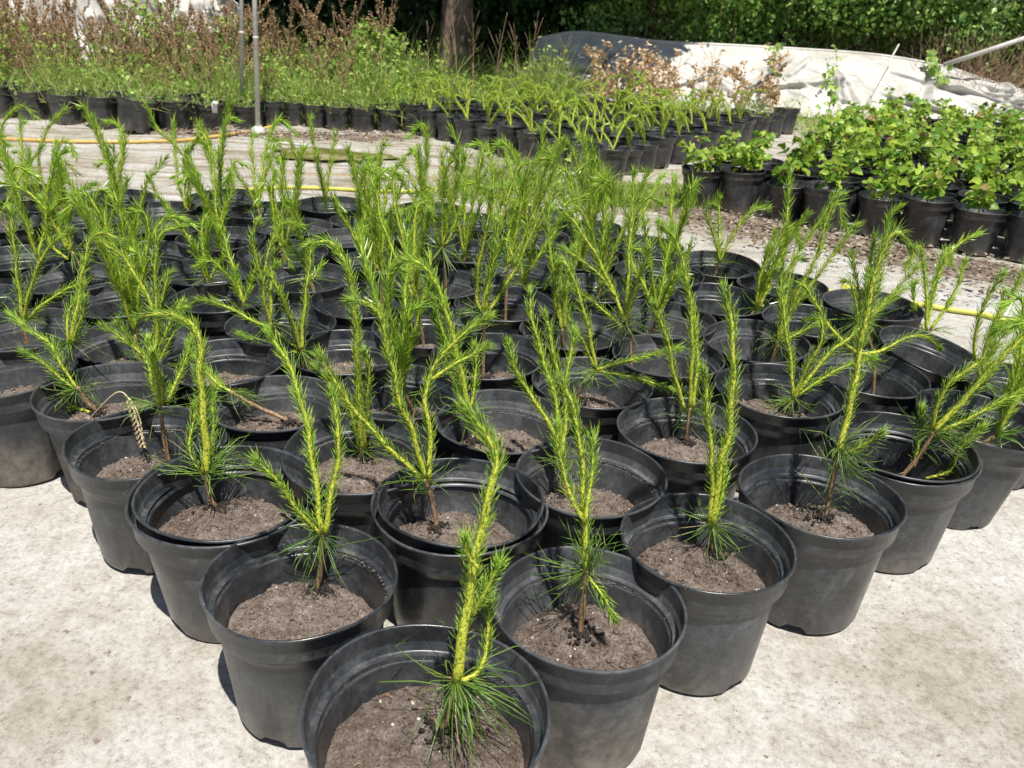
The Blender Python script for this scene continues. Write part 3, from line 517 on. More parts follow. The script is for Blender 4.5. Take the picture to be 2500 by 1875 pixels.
def needles_curved(mb, p, d0, d1, d2, L, w):
    n = len(p); L = L[:, None]; c = [p, p+d0*L*.33, p+d0*L*.33+d1*L*.34]; tip = c[2]+d2*L*.33
    rings = []; k = 0
    for ci, di, ww in zip(c, (d0, d1, d2), (.7, 1, .9)):
        u = unit(np.cross(di, np.broadcast_to(np.array([.3, .5, .81]), di.shape))); x = np.cross(di, u)
        for a in (0, 2.094, 4.189): rings.append(ci+(u*math.cos(a)+x*math.sin(a))*w*.5*ww)
    rings.append(tip); v = np.stack(rings, 1); b = (np.arange(n)*10)[:, None]; off = mb.n
    q = [[r*3+i, r*3+(i+1) % 3, r*3+3+(i+1) % 3, r*3+3+i] for r in (0, 1) for i in range(3)]
    mb.add(v.reshape(-1, 3), np.concatenate([b+np.array([x]) for x in q]), 0)
    mb.addf(np.concatenate([b+np.array([[6+i, 6+(i+1) % 3, 9]]) for i in range(3)]), off, 0)

def seedling(parent, sx, sy, sz, woody, shoots, near, thick=1.0, nold=60, Lold=.062, dens=900, nl=.021, spread=1.0, oldf=.35, sthick=None, bias=None):
    """woody: polyline (3D) from the soil; shoots: list of 3D polylines; everything a sub-part of 'seedling'"""
    mb = MB(); w = np.array([(sx, sy, sz-.02), (sx, sy, sz+.004)]+list(woody)); p = spline(w, 5)
    r = np.linspace(.0046, .0036, len(p))*thick*(1+.12*np.sin(np.arange(len(p))*1.7)); tube(mb, p, r, 8, 0)
    # broken twig stubs
    for _ in range(4 if near else 0):
        i = random.randrange(3, len(p)); d = unit(rdir(1, .4))[0]; tube(mb, [p[i], p[i]+d*random.uniform(.006, .016)], [.0013, .0007], 5, 0)
    st = mb.build('seedling', [M_WOOD], parent)
    for i, s in enumerate(shoots):
        Ls = sum(np.linalg.norm(np.subtract(a, b)) for a, b in zip(s, s[1:]))
        tk = (sthick[i] if sthick and i < len(sthick) else 1.0)
        link('shoot', shoot_mesh(s, (.0042 if Ls > .2 else .0030)*thick*tk, dens*(1.25 if tk > 1.2 else 1), nl, near), st)
    base = np.vstack([p[len(p)//4:], [shoots[0][0]]]) if shoots else p
    link('old_needles', old_needle_mesh(np.array(base), nold, Lold, near, spread, .4, oldf, bias), st)
    return st

def potted(name, loc, R, H, rot, var=None, tilt=(0, 0), scale=1.0):
    root = empty(name, loc); root.rotation_euler = (tilt[0], tilt[1], 0)
    b, r = POTV[var if var is not None else random.randrange(9)]
    s = R/.134; pb = link('pot', b, root); pb.scale = (s, s, H/.218); pb.rotation_euler = (0, 0, rot)
    rr = link('rim', r, pb)
    if name == 'potted_pine' and (random.random() < .16 or (loc[0] < -.75 and loc[1] < 1.8)):
        for o in (pb, rr): o.material_slots[0].link = 'OBJECT'; o.material_slots[0].material = M_POTD
    return root, pb

ORD = ['first', 'second', 'third', 'fourth', 'fifth', 'sixth', 'seventh', 'eighth', 'ninth', 'tenth', 'eleventh', 'twelfth', 'thirteenth', 'fourteenth', 'fifteenth', 'sixteenth', 'seventeenth', 'eighteenth', 'nineteenth', 'twentieth']
NUMW = ['', 'one', 'two', 'three', 'four', 'five', 'six']
FRONT_LABEL = {
 (0, 0): 'nearest black pot cut by bottom edge, pine with fat bottlebrush shoot and drooping dark needles',
 (0, 1): 'black pot left of the nearest one, pine with three V-shaped shoots above curled needle whorl',
 (1, 0): 'black pot right of the nearest one, slim pine with small sprig drooping right',
 (0, 2): 'black pot at left edge with thick pine shoot hooking far to the left',
 (1, 1): 'double-rimmed pot behind the nearest one, pine with one shoot bent sharply right',
 (2, 0): 'black pot on right edge, pine with three upright shoots, thick middle one',
 (3, 0): 'black pot on right edge, pine leaning right with long single shoot and loose needle tuft',
 (4, 0): 'rightmost fully seen black pot, bushy pine leaning far right over its rim',
 (0, 3): 'left edge pot with dried wheat ear, yellow-stemmed pine of four upright shoots',
 (0, 4): 'dusty brown pot on left edge, pine leaning left with side sprig low down',
 (0, 5): 'left edge pot cut by the frame, pine with yellow stem and bent tip',
 (2, 1): 'pot with pine whose rounded tip nods over, just behind the slim pine',
 (1, 3): 'pot whose pine has toppled left, long bare brown stem lying across the soil',
 (1, 2): 'pot with tall yellow-stemmed pine hooking left at the top into a long needle fan',
 (2, 4): 'pot with pine lying flat, its long shoot stretched to the left',
 (3, 1): 'pot with bare brown stem foot and tall dense upright shoots, behind the right edge pots',
 (3, 2): 'pot with pine bent low to the right, two nearly level shoots',
 (3, 3): 'pot with brown-stemmed pine of four tall fanned shoots in block centre',
 (4, 1): 'pot with single thick shoot leaning far right, beside the rightmost seen pot',
}

def arch(x0, y0, z0, ang, H, lean, hook, az):
    """a bent shoot: rises with some lean and hooks over at the tip"""
    dx, dy = math.cos(ang), math.sin(ang); hx, hy = math.cos(az), math.sin(az)
    return [(x0, y0, z0), (x0+dx*lean*.3, y0+dy*lean*.3, z0+H*.35), (x0+dx*lean*.75, y0+dy*lean*.75, z0+H*.72),
            (x0+dx*lean+hx*hook*.35, y0+dy*lean+hy*hook*.35, z0+H*.96), (x0+dx*lean+hx*hook, y0+dy*lean+hy*hook, z0+H*(.98-.28*random.random()*(hook > .03)))]

for (i, j, x, y) in POTS:
    near = y < 1.75
    sc = {(0, 0): 1.08, (0, 1): .99, (0, 2): 1.08, (1, 1): 1.05, (2, 2): .97, (3, 1): 1.0, (4, 0): 1.03, (1, 0): .99}.get((i, j), random.uniform(.96, 1.02))
    tilt = (random.gauss(0, .018), random.gauss(0, .018))
    if (i, j) == (6, 1): tilt = (.10, .16)
    if (i, j) == (5, 0): tilt = (.04, .10)
    root, pb = potted('potted_pine', (x, y, random.uniform(0, .004)), .134*sc, .218*random.uniform(.985, 1.015), random.uniform(0, 6.28), tilt=tilt)
    D = PINES.get((i, j))
    ox, oy = (D[0], D[1]) if D else (random.uniform(-.03, .03), random.uniform(-.03, .03))
    lvl = random.uniform(.122, .134) if near else random.uniform(.095, .125)
    if (i, j) == (0, 0): lvl = .136
    if (i, j) == (4, 0): lvl = .105
    _, sz = soil_part(root, near, ox, oy, lvl, i*3.1+j*7.7, (.0955+.1290*(lvl-.012))*.988, sc)
    if (i, j) in ((1, 1), (0, 2), (4, 0)):        # a second pot nested inside shows as a double rim
        r2 = link('inner_rim', POTV[(i+j) % 7][1], root); r2.scale = (.962*sc, .962*sc, 1); r2.location = (.002, .002, .0065)
    dens, nl = (1050, .0185) if y < 1.4 else ((1000, .0205) if near else ((850, .0225) if y < 2.3 else (620, .024)))
    if (i, j) in ((4, 0), (3, 0)): nl = .0205
    if D:
        yy = oy; woody = []
        for k, (a, z) in enumerate(D[2]):
            if z > sz+.01: woody.append((a, yy+random.uniform(-.004, .004), z))
        sh = []
        for s in D[3]:
            dep = random.uniform(-.10, .10) if len(D[3]) > 1 else random.uniform(-.05, .05); q = []
            z0 = s[0][1]; tot = max(.05, abs(s[-1][1]-z0)+abs(s[-1][0]-s[0][0])); acc = 0; pa = s[0]
            for a in s:
                acc += math.hypot(a[0]-pa[0], a[1]-pa[1]); pa = a
                q.append((a[0], yy+dep*min(1.3, acc/tot)*.6, a[1]))
            if not sh and not woody: woody = [(q[0][0]*.5+ox*.5, yy, max(q[0][2]*.5+sz*.5, sz+.01))]
            if len(sh) == 0: woody.append(q[0])
            sh.append(q)
        near2 = y < 2.0
        if y > 1.6:                      # further shoots of the same whorl
            for _ in range(random.choice([1, 2, 2])):
                q0 = sh[0][0]; sh.append(arch(q0[0], q0[1], q0[2], random.uniform(0, 6.28), random.uniform(.13, .27), random.uniform(.02, .08), random.choice([0, .02, .05]), random.choice([0, PI])+random.gauss(0, .5)))
        lo = {(0, 0): 85, (0, 1): 52, (1, 0): 110, (0, 2): 80, (1, 1): 55, (2, 0): 55, (3, 0): 100, (4, 0): 170}.get((i, j), 60 if near2 else 50)
        st = {(0, 0): [1.55, 1, 1.0, .9], (0, 2): [1.6, .9, .9], (2, 0): [1.45], (3, 0): [1.3], (4, 0): [1.35], (1, 2): [1.35], (2, 2): [1.25]}.get((i, j))
        seedling(root, ox, oy, sz, woody, sh, near2, 1.0, lo, {(0, 0): .105, (1, 0): .075, (3, 0): .08, (4, 0): .075, (0, 2): .085, (0, 1): .078}.get((i, j), .07), dens, nl, {(1, 0): .55, (0, 0): 1.45}.get((i, j), 1.0), {(3, 0): .1, (1, 0): .35, (0, 0): .45}.get((i, j), .35), st, {(0, 0): (.45, -.25, -.6), (3, 0): (.4, 0, .1), (4, 0): (.5, -.1, -.1), (1, 0): (0, -.1, .45)}.get((i, j)))
        top = sh[0]; lean = top[-1][0]-ox; ns = min(6, len(sh))
    else:
        ns = random.choice([3, 3, 4, 5, 5]); z1 = sz+random.uniform(.05, .09); a0 = random.uniform(0, 6.28); ln = random.uniform(0, .04)
        nx, ny = ox+math.cos(a0)*ln, oy+math.sin(a0)*ln; sh = []
        bend = random.choice([PI, 0, 0.3, PI-.3, PI/2])
        for k in range(ns):
            an = a0+k*2*PI/ns+random.gauss(0, .4); Hh = random.uniform(.15, .36)
            sh.append(arch(nx, ny, z1, an, Hh, random.uniform(.03, .11), random.choice([0, .02, .05, .08]), bend+random.gauss(0, .5)))
        seedling(root, ox, oy, sz, [(nx, ny, z1)], sh, False, 1.0, 55, .065, 700, .028)
        lean = sh[0][-1][0]-ox
    lt = 'leaning left' if lean < -.05 else ('leaning right' if lean > .05 else 'upright')
    lab = FRONT_LABEL.get((i, j)) or 'pine with %s shoots %s, %s pot back in %s diagonal row from left edge' % (NUMW[ns], lt, ORD[sum(1 for q in POTS if q[0] == i and q[1] < j)], ORD[i])
    tag(root, lab, 'potted pine', 'pine seedlings in black pots of the front block')

# ------------------------------------------------------------------ middle block: small pots of bent pines
def mid_variant(k):
    root = empty('potted_bent_pine', (0, 0, 0)); R, H = .098, .175
    b, r = POTV[k % len(POTV)]
    pb = link('pot', b, root); pb.scale = (R/.134, R/.134, H/.218); link('rim', r, pb)
    mb, hg = soil_mesh(.081, .125, .006, k*5., 28, 7, .004); mb.build('soil', [M_SOIL, M_WET], root)
    ns = random.choice([2, 2, 3]); sh = []; az = random.choice([0, 0.3, PI, PI-.4])
    for q in range(ns):
        an = random.uniform(0, 6.28)
        sh.append(arch(0, 0, .16, an, random.uniform(.12, .25), random.uniform(.03, .12), random.choice([.06, .10, .13]), az+random.gauss(0, .5)))
    seedling(root, 0, 0, .125, [(0, 0, .16)], sh, False, 1.25, 34, .055, 520, .020)
    for c in root.children_recursive:
        if c.type == 'MESH' and c.name.startswith('shoot'): pass
    return root
def copy_tree(o, parent=None):
    c = o.copy(); C.objects.link(c); c.parent = parent
    for ch in o.children: copy_tree(ch, c)
    return c
midv = [mid_variant(k) for k in range(7)]; used = [False]*7
def place(protos, usedf, x, y, z=0.0, rot=None, s=1.0):
    k = random.randrange(len(protos))
    if usedf[k]: o = copy_tree(protos[k])
    else: o = protos[k]; usedf[k] = True
    o.location = (x, y, z); o.rotation_euler = (random.gauss(0, .025), random.gauss(0, .025), random.uniform(0, 6.28) if rot is None else rot); o.scale = (s, s, s*random.uniform(.94, 1.06))
    return o
ea = np.array([-.146, .158]); eb = np.array([.122, .165])
for b in range(0, 10):
    cnt = -1
    for a in range(0, 11):
        p = np.array([.50, 4.93])+a*ea+b*eb+RNG.normal(0, .010, 2)
        if p[1] > 7.25 or p[0] > 1.75 or (p[0] > 1.15 and p[1] > 6.9): continue
        cnt += 1; o = place(midv, used, p[0], p[1], rot=random.gauss(0, .7), s=random.uniform(.9, 1.1))
        tag(o, 'small bent pine, %s pot in %s diagonal row from front right edge of middle block' % (ORD[cnt], ORD[b]), 'potted pine', 'small bent pines in the middle block')
# a few plain pots ending that block on its right, beside the white sheet
def empty_potv(k, R, H, weeds=0):
    root = empty('weedy_pot', (0, 0, 0)); b, r = POTV[k % 7]
    pb = link('pot', b, root); pb.scale = (R/.134, R/.134, H/.218); link('rim', r, pb)
    mb, hg = soil_mesh(R*.83, H*.72, .006, k*3., 28, 7, .004); mb.build('soil', [M_SOIL, M_WET], root)
    if weeds:
        w = MB(); n = weeds; P = np.c_[RNG.normal(0, R*.4, (n, 2)), np.full(n, H*.72)]
        needles(w, P, rdir(n, 1.6), RNG.uniform(.06, .22, n), .004, RNG.normal(0, .25, (n, 3)), 0, False)
        m = weeds//2; P = np.c_[RNG.normal(0, R*.45, (m, 2)), H*.75+RNG.random(m)*.12]
        leaves(w, P, rdir(m, .4), rdir(m, 1.5), RNG.uniform(.02, .045, m), RNG.uniform(.02, .035, m), 1, .2, False)
        w.build('weeds', [M_GRASS, M_WEED], root)
    return root
ep = [empty_potv(k, .105, .19, [0, 26, 60][k % 3]) for k in range(3)]; epu = [False]*3
for q, (x, y) in enumerate([(1.42, 6.35), (1.62, 6.48), (1.55, 6.75), (1.80, 6.72), (1.98, 6.95), (1.75, 7.05), (2.15, 7.2), (1.3, 6.75)]):
    o = place(ep, epu, x, y)
    tag(o, 'dark pot with no sapling where middle block ends before the tarpaulin, %s from the left' % ORD[q], 'pot', 'weedy pots before the tarpaulin')

# ------------------------------------------------------------------ right block: leafy broadleaf saplings
def leafy_variant(k):
    root = empty('potted_leafy_sapling', (0, 0, 0)); R, H = .112, .198
    b, r = POTV[k % 7]
    pb = link('pot', b, root); pb.scale = (R/.134, R/.134, H/.218); link('rim', r, pb)
    mb, hg = soil_mesh(.092, .155, .008, k*9., 36, 9, .005); mb.build('soil', [M_SOIL, M_WET], root)
    mb = MB(); P = []; Dr = []; top = random.uniform(.11, .20); az = random.uniform(0, 6.28)
    lx, ly = math.cos(az)*random.uniform(.0, .07), math.sin(az)*random.uniform(0, .07)
    main = spline([(0, 0, .14), (lx*.3, ly*.3, .15+top*.4), (lx*.8, ly*.9, .15+top*.75), (lx, ly, .15+top)], 6)
    tube(mb, main, np.linspace(.0034, .0014, len(main)), 5, 0)
    br = [main]
    for q in range(random.choice([2, 3, 4])):
        i = random.randrange(3, len(main)-4); a = random.uniform(0, 6.28); L = random.uniform(.06, .14)
        e = main[i]+np.array([math.cos(a)*L*.8, math.sin(a)*L*.8, L*.75]); s = spline([main[i], (main[i]+e)/2+np.array([0, 0, -.01]), e], 5)
        tube(mb, s, np.linspace(.002, .001, len(s)), 4, 0); br.append(s)
    st = mb.build('stem', [M_WOOD], root)
    lf = MB()
    for s in br:
        n = 24 if s is main else 10
        t = np.sort(RNG.uniform(.25, 1, n)); P = np.stack([np.interp(t, np.linspace(0, 1, len(s)), s[:, c]) for c in range(3)], 1)
        a = np.arange(n)*2.4+random.uniform(0, 6); d = np.stack([np.cos(a), np.sin(a), RNG.normal(.15, .35, n)], 1)
        pet = unit(d)*RNG.uniform(.008, .022, (n, 1)); nr = unit(np.stack([RNG.normal(0, .8, n), RNG.normal(-.5, .7, n), np.ones(n)], 1))
        L = .022+.036*RNG.random(n)**1.3
        leaves(lf, P+pet, d+RNG.normal(0, .15, (n, 3)), nr, L, L*RNG.uniform(.8, 1.0, n), 0, .35, True, .25)
    lf.build('foliage', [M_LEAF], root)
    return root
lv = [leafy_variant(k) for k in range(8)]; lu = [False]*8
ec = np.array([.183, -.105]); ed = np.array([.095, .195])
for b in range(0, 17):
    cnt = -1
    for a in range(-2, 18):
        p = np.array([.93, 4.33])+a*ec+b*ed+RNG.normal(0, .013, 2)+np.array([.02*b, 0])*0
        if a < 0 and b < 3: continue
        if p[1] > 7.3 or p[0] > 4.0 or (b > 2 and p[0] < 1.45+(p[1]-4.9)*.62): continue
        fw = p[1]*.905+.75*.426
        if abs(p[0]) > fw*.64+.1: continue
        if RNG.random() < .05 and b > 1: continue
        if cnt > 18: continue
        cnt += 1
        o = place(lv, lu, p[0], p[1], s=random.uniform(.93, 1.08))
        tag(o, 'leafy sapling, %s pot in %s row from the front of the right block' % (ORD[cnt], ORD[b]), 'potted sapling', 'broadleaf saplings in the right block')

# ------------------------------------------------------------------ left row of weedy pots
lp = [empty_potv(k+3, .125, .205, 80) for k in range(4)]; lpu = [False]*4
ROW = [(-3.74, 6.04), (-3.47, 5.97), (-3.19, 5.88), (-2.90, 5.80), (-2.62, 5.62), (-2.44, 5.86), (-2.20, 5.90), (-1.98, 6.02), (-1.86, 6.22), (-1.70, 6.28), (-1.52, 6.22), (-1.36, 6.16), (-1.18, 6.16), (-1.00, 6.22)]
n0 = 0
for q, (x, y) in enumerate(ROW):
    big = x < -2.3; s = 1.04 if big else .82
    o = place(lp, lpu, x, y+.12, s=s)
    if q == 4: o.rotation_euler = (.0, .24, .3); o.location.z = .02
    tag(o, ('large black pot of weeds, ' if big else 'small black pot of weeds, ')+'%s from left in the back left row' % ORD[q] if q != 4 else 'tilted black pot slumping to the right in the back left row of weedy pots', 'weedy pot', 'weedy pots along the back left')
    for rr in range(1, 2):
        o = place(lp, lpu, x+random.gauss(0, .03), y+.12+rr*.27, s=s)
        tag(o, 'weedy pot half hidden behind the %s pot of the back left row' % ORD[q], 'weedy pot', 'weedy pots along the back left')
lab = MB(); 
def box(mb, c, s, rz=0, mi=0):
    v = np.array([[x, y, z] for x in (-1, 1) for y in (-1, 1) for z in (-1, 1)])*np.array(s)/2; cs, sn = math.cos(rz), math.sin(rz)
    v = v@np.array([[cs, sn, 0], [-sn, cs, 0], [0, 0, 1]]); mb.add(v+np.array(c), [[0, 1, 3, 2], [4, 6, 7, 5], [0, 4, 5, 1], [2, 3, 7, 6], [0, 2, 6, 4], [1, 5, 7, 3]], mi)
box(lab, (0, 0, 0), (.035, .004, .065)); blob(lab, (0.005, 0, .034), .016, .2)
o = lab.build('plant_tag', M_WHITEPL); o.location = (-2.10, 5.86, .165); o.rotation_euler = (.15, .1, .1)
tag(o, 'small white plastic tag hanging on a black pot in the back left row', 'plant tag')

# ------------------------------------------------------------------ ground
def grid(name, x0, x1, y0, y1, nx, ny, hf, m, edge=None):
    X, Y = np.meshgrid(np.linspace(x0, x1, nx), np.linspace(y0, y1, ny)); Z = np.array([hf(a, b) for a, b in zip(X.ravel(), Y.ravel())])
    if edge: X, Y = edge(X, Y)
    mb = MB(); i = np.arange(ny-1)[:, None]*nx; j = np.arange(nx-1)[None]
    mb.add(np.stack([X.ravel(), Y.ravel(), Z], 1), np.stack([i+j, i+j+1, i+nx+j+1, i+nx+j], -1).reshape(-1, 4)); return mb.build(name, m)
def fab(x, y):
    k = min(1, max(0, (y-3.1)/1.0)); a = .0012*nz(x, y, 5, 2.)
    r = nz(x*.6+y*.1, y*3.2-x*.5, 1.6, 9., 4)
    return a+k*(.012*r+.006*abs(nz(x*1.2, y*6, 1.5, 4., 3)))-.004
g = grid('ground_sheet', -5.5, 6.0, -.6, 9.2, 240, 300, fab, M_FABRIC, lambda X, Y: (X, Y)); tag(g, kind='structure')
g = grid('ground', -60, 60, -30, 90, 30, 30, lambda x, y: -.03, M_DIRT); tag(g, kind='structure')
def backing_h(x, y): return max(0, (y-11.0))*.9+.25*nz(x, y, .6, 5.)
g = grid('bank', -25, 25, 10.6, 20, 60, 30, backing_h, M_DIRT); tag(g, kind='structure')  # backing slope added behind the hedges to keep their gaps opaque and dark
def strip(name, pts, m, z=.012, amp=.012, n=90, w=14, seed=1.):
    """irregular flat patch following a closed outline given as centre line with half widths"""
    c = spline([(p[0], p[1], 0) for p in pts], 8); hw = spline([(p[2], 0, 0) for p in pts], 8)[:, 0]
    t, u, ww = frames(c); nx_ = np.stack([-t[:, 1], t[:, 0], t[:, 2]*0], 1); L = len(c); mb = MB(); V = []
    for k in range(L):
        for q in range(w):
            e = (q/(w-1)*2-1); ed = e*hw[k]*(1+.35*nz(c[k, 0]*3, c[k, 1]*3+(5 if e > 0 else 0), 1.5, seed))
            P = c[k]+nx_[k]*ed; e2 = 1-abs(e)**3
            V.append((P[0], P[1], fab(P[0], P[1])+(-.006 if abs(e) > .99 else z*e2+amp*e2*abs(nz(P[0], P[1], 14, seed, 3)))))
    i = np.arange(L-1)[:, None]*w; j = np.arange(w-1)[None]
    mb.add(V, np.stack([i+j, i+w+j, i+w+j+1, i+j+1], -1).reshape(-1, 4)); o = mb.build(name, m); tag(o, kind='structure'); return o
strip('dirt_strip', [(.55, 4.45, .05), (.98, 4.06, .16), (1.48, 3.70, .19), (2.03, 3.30, .19), (2.6, 2.95, .2)], M_DIRT, seed=2.)
strip('dirt_patch', [(-2.6, 5.72, .04), (-2.0, 5.88, .07), (-1.5, 5.92, .13), (-1.0, 5.98, .15), (-.75, 6.1, .08)], M_DIRT, seed=3.)
strip('dirt_edge', [(1.12, 1.20, .02), (1.25, 1.36, .07), (1.5, 1.55, .10), (1.8, 1.7, .12)], M_DIRT, .006, .012, seed=5.)
strip('mud_streak', [(-1.55, 4.78, .015), (-1.0, 4.70, .05), (-.5, 4.76, .04), (-.15, 4.88, .02)], plain('tan_silt', (.34, .26, .15), .7), .002, .003, seed=7.)
strip('mud_streak', [(-.75, 5.05, .015), (-.35, 5.08, .035), (.05, 5.02, .015)], plain('brown_silt', (.26, .19, .10), .6), .002, .003, seed=8.)
pu = MB(); a = np.linspace(0, 2*PI, 48, endpoint=False); rr = 1+.16*np.sin(3*a+1)+.1*np.sin(5*a)+.07*np.sin(9*a+2)+.04*np.sin(14*a)
pu.add(np.vstack([[(0, 0, 0)], np.stack([.36*rr*np.cos(a), .20*rr*np.sin(a), a*0], 1)]), np.stack([np.zeros(48, int), 1+np.arange(48), 1+(np.arange(48)+1) % 48], 1))
o = pu.build('puddle', M_PUDDLE, smooth=False); o.location = (-1.20, 5.22, .0135); o.rotation_euler = (0, 0, -.1); tag(o, kind='structure')
def scatter_chips(name, pts, n, s0, s1, lab_, m=M_CHIP):
    mb = MB(); k = RNG.integers(0, len(pts)-1, n); f = RNG.random(n); A = np.array(pts)
    c = A[k]*(1-f[:, None])+A[k+1]*f[:, None]; c2 = c[:, :2]+RNG.normal(0, 1, (n, 2))*c[:, 2:3]*.55
    P = np.c_[c2, np.array([fab(a, b) for a, b in c2])+.022]; L = RNG.uniform(s0, s1, n)
    leaves(mb, P, np.c_[RNG.normal(size=(n, 2)), RNG.normal(0, .15, n)], unit(np.c_[RNG.normal(0, .35, (n, 2)), np.ones(n)]), L, L*RNG.uniform(.3, .9, n), 0, .3, False)
    o = mb.build(name, m); tag(o, lab_, 'debris', kind='stuff')
scatter_chips('bark_debris', [(.9, 4.1, .3), (1.45, 3.68, .4), (2.0, 3.3, .4), (2.7, 2.9, .4)], 2600, .008, .034, 'brown bark chips and dry leaves strewn before the right block')
scatter_chips('leaf_litter', [(-2.4, 5.80, .10), (-1.9, 5.9, .2), (-1.4, 5.95, .25), (-.8, 6.1, .2)], 1200, .01, .035, 'brown leaf litter lying before the back left row of pots')
scatter_chips('dry_litter', [(1.14, 1.22, .05), (1.3, 1.42, .14), (1.7, 1.65, .16)], 700, .006, .026, 'dark dry litter on the sheet at the right edge')
# crumbs and specks of soil scattered on the sheet near the pots
mb = MB()
for _ in range(260):
    x, y = random.uniform(-1.4, 1.6), random.uniform(.35, 1.7); s = random.uniform(.0005, .0014); blob(mb, (x, y, fab(x, y)+s*.4), s, .5)
o = mb.build('soil_crumbs', M_SOIL); tag(o, 'tiny soil crumbs sprinkled on the white ground sheet in front', 'debris', kind='stuff')
bx = MB(); box(bx, (0, 0, .012), (.05, .035, .022), .6); box(bx, (.004, .002, .026), (.036, .02, .006), .7)
o = bx.build('wood_block', plain('raw_wood', (.5, .36, .2), .8)); o.location = (1.335, 1.40, .012); tag(o, 'small broken block of pale wood in litter at the right edge', 'wood block')

# ------------------------------------------------------------------ poles, hoses, cable
def pole(x, y, zt, dx, dy, foot, label):
    root = empty('steel_pole', (x, y, 0)); mb = MB(); tube(mb, [(0, 0, .0), (dx*.5, dy*.5, zt/2), (dx, dy, zt)], .0165 if foot else .0145, 14); mb.build('tube', M_GALV, root)
    for z in (.62, 1.25):
        c = MB(); tube(c, [(dx*z/zt, dy*z/zt, z-.006), (dx*z/zt, dy*z/zt, z+.006)], .0195, 14); c.build('clamp', M_GALV, root)
    if foot:
        c = MB(); revolve(c, [(.0, .0), (.05, .0), (.052, .02), (.04, .045), (.022, .055), (.0, .056)], 20); c.build('foot', M_GALV, root)
    tag(root, label, 'pole')
pole(-1.83, 5.90, 2.4, .14, 0, True, 'thicker grey steel pole standing in a round foot on the sheet')
pole(-2.10, 6.40, 2.4, .22, 0, False, 'thinner grey steel pole rising from the weedy pots, just left of the footed one')
def hose(name, pts, r, m, lab_, cat='hose', z=None):
    p = spline([(a[0], a[1], fab(a[0], a[1])+r+.003+(a[2] if len(a) > 2 else 0)) for a in pts], 9); mb = MB(); tube(mb, p, r, 9); o = mb.build(name, m); tag(o, lab_, cat); return o
hose('garden_hose', [(-4.3, 5.30), (-3.4, 5.22), (-2.9, 5.20), (-2.5, 5.28), (-2.2, 5.52), (-2.0, 5.75), (-1.90, 5.99), (-1.80, 6.16)], .011, M_HOSE, 'ochre hose curving over the white sheet to the footed pole')
hose('drain_rope', [(-1.83, 5.9), (-1.72, 5.72), (-1.58, 5.58), (-1.40, 5.50)], .006, M_GALV, 'thin grey rope running from the foot of the steel pole', 'rope')
hose('yellow_hose', [(-1.52, 4.12), (-1.36, 4.19), (-1.16, 4.30), (-.63, 4.26), (-.45, 4.35), (-.28, 4.43), (.05, 4.10), (.30, 3.60), (.62, 3.10), (.85, 2.93), (1.03, 3.02), (1.20, 2.965)], .009, M_YELLOW, 'yellow hose lying behind the far edge of the front block')
cn = MB(); tube(cn, [(0, 0, 0), (.05, 0, 0)], .021, 12, 0); tube(cn, [(.05, 0, 0), (.075, 0, 0)], .016, 12, 1); tube(cn, [(.075, 0, 0), (.12, 0, 0)], .020, 12, 0)
o = cn.build('hose_connector', [M_YELLOW, M_BRASS]); o.location = (1.20, 2.965, .024); o.rotation_euler = (0, 0, -.3); tag(o, 'yellow hose connector with dull ring behind the front block', 'hose connector')
hose('yellow_hose', [(1.31, 2.935), (1.45, 2.88), (1.56, 2.83), (1.66, 2.79), (1.74, 2.66), (1.72, 2.5)], .009, M_YELLOW, 'yellow hose running right from the connector on the striped sheet')

# wheat ear lying in the dusty pot
WX = [(-.835, 1.40, .14), (-.82, 1.40, .173), (-.726, 1.36, .269), (-.690, 1.34, .268), (-.670, 1.325, .238), (-.664, 1.31, .195)]
root = empty('wheat_ear', (WX[0][0], WX[0][1], WX[0][2])); mb = MB(); W0 = np.array(WX)-np.array(WX[0]); tube(mb, spline(W0, 6), .0013, 5); mb.build('stalk', M_STRAW, root)
e = MB()
for k in range(11):
    c = W0[3]+(W0[5]-W0[3])*(k/10)
    for s in (-1, 1): leaves(e, (c+np.array([s*.002, -.001, 0]))[None], np.array([[s*.55, -.2, -.8]]), np.array([[0, -1, .2]]), .011, .005, 0, .5)
    blob(e, c, .0024, .3)
e.build('grain_head', M_STRAW, root); tag(root, 'dried pale wheat ear on a bent straw hanging between two left edge pots', 'wheat ear')

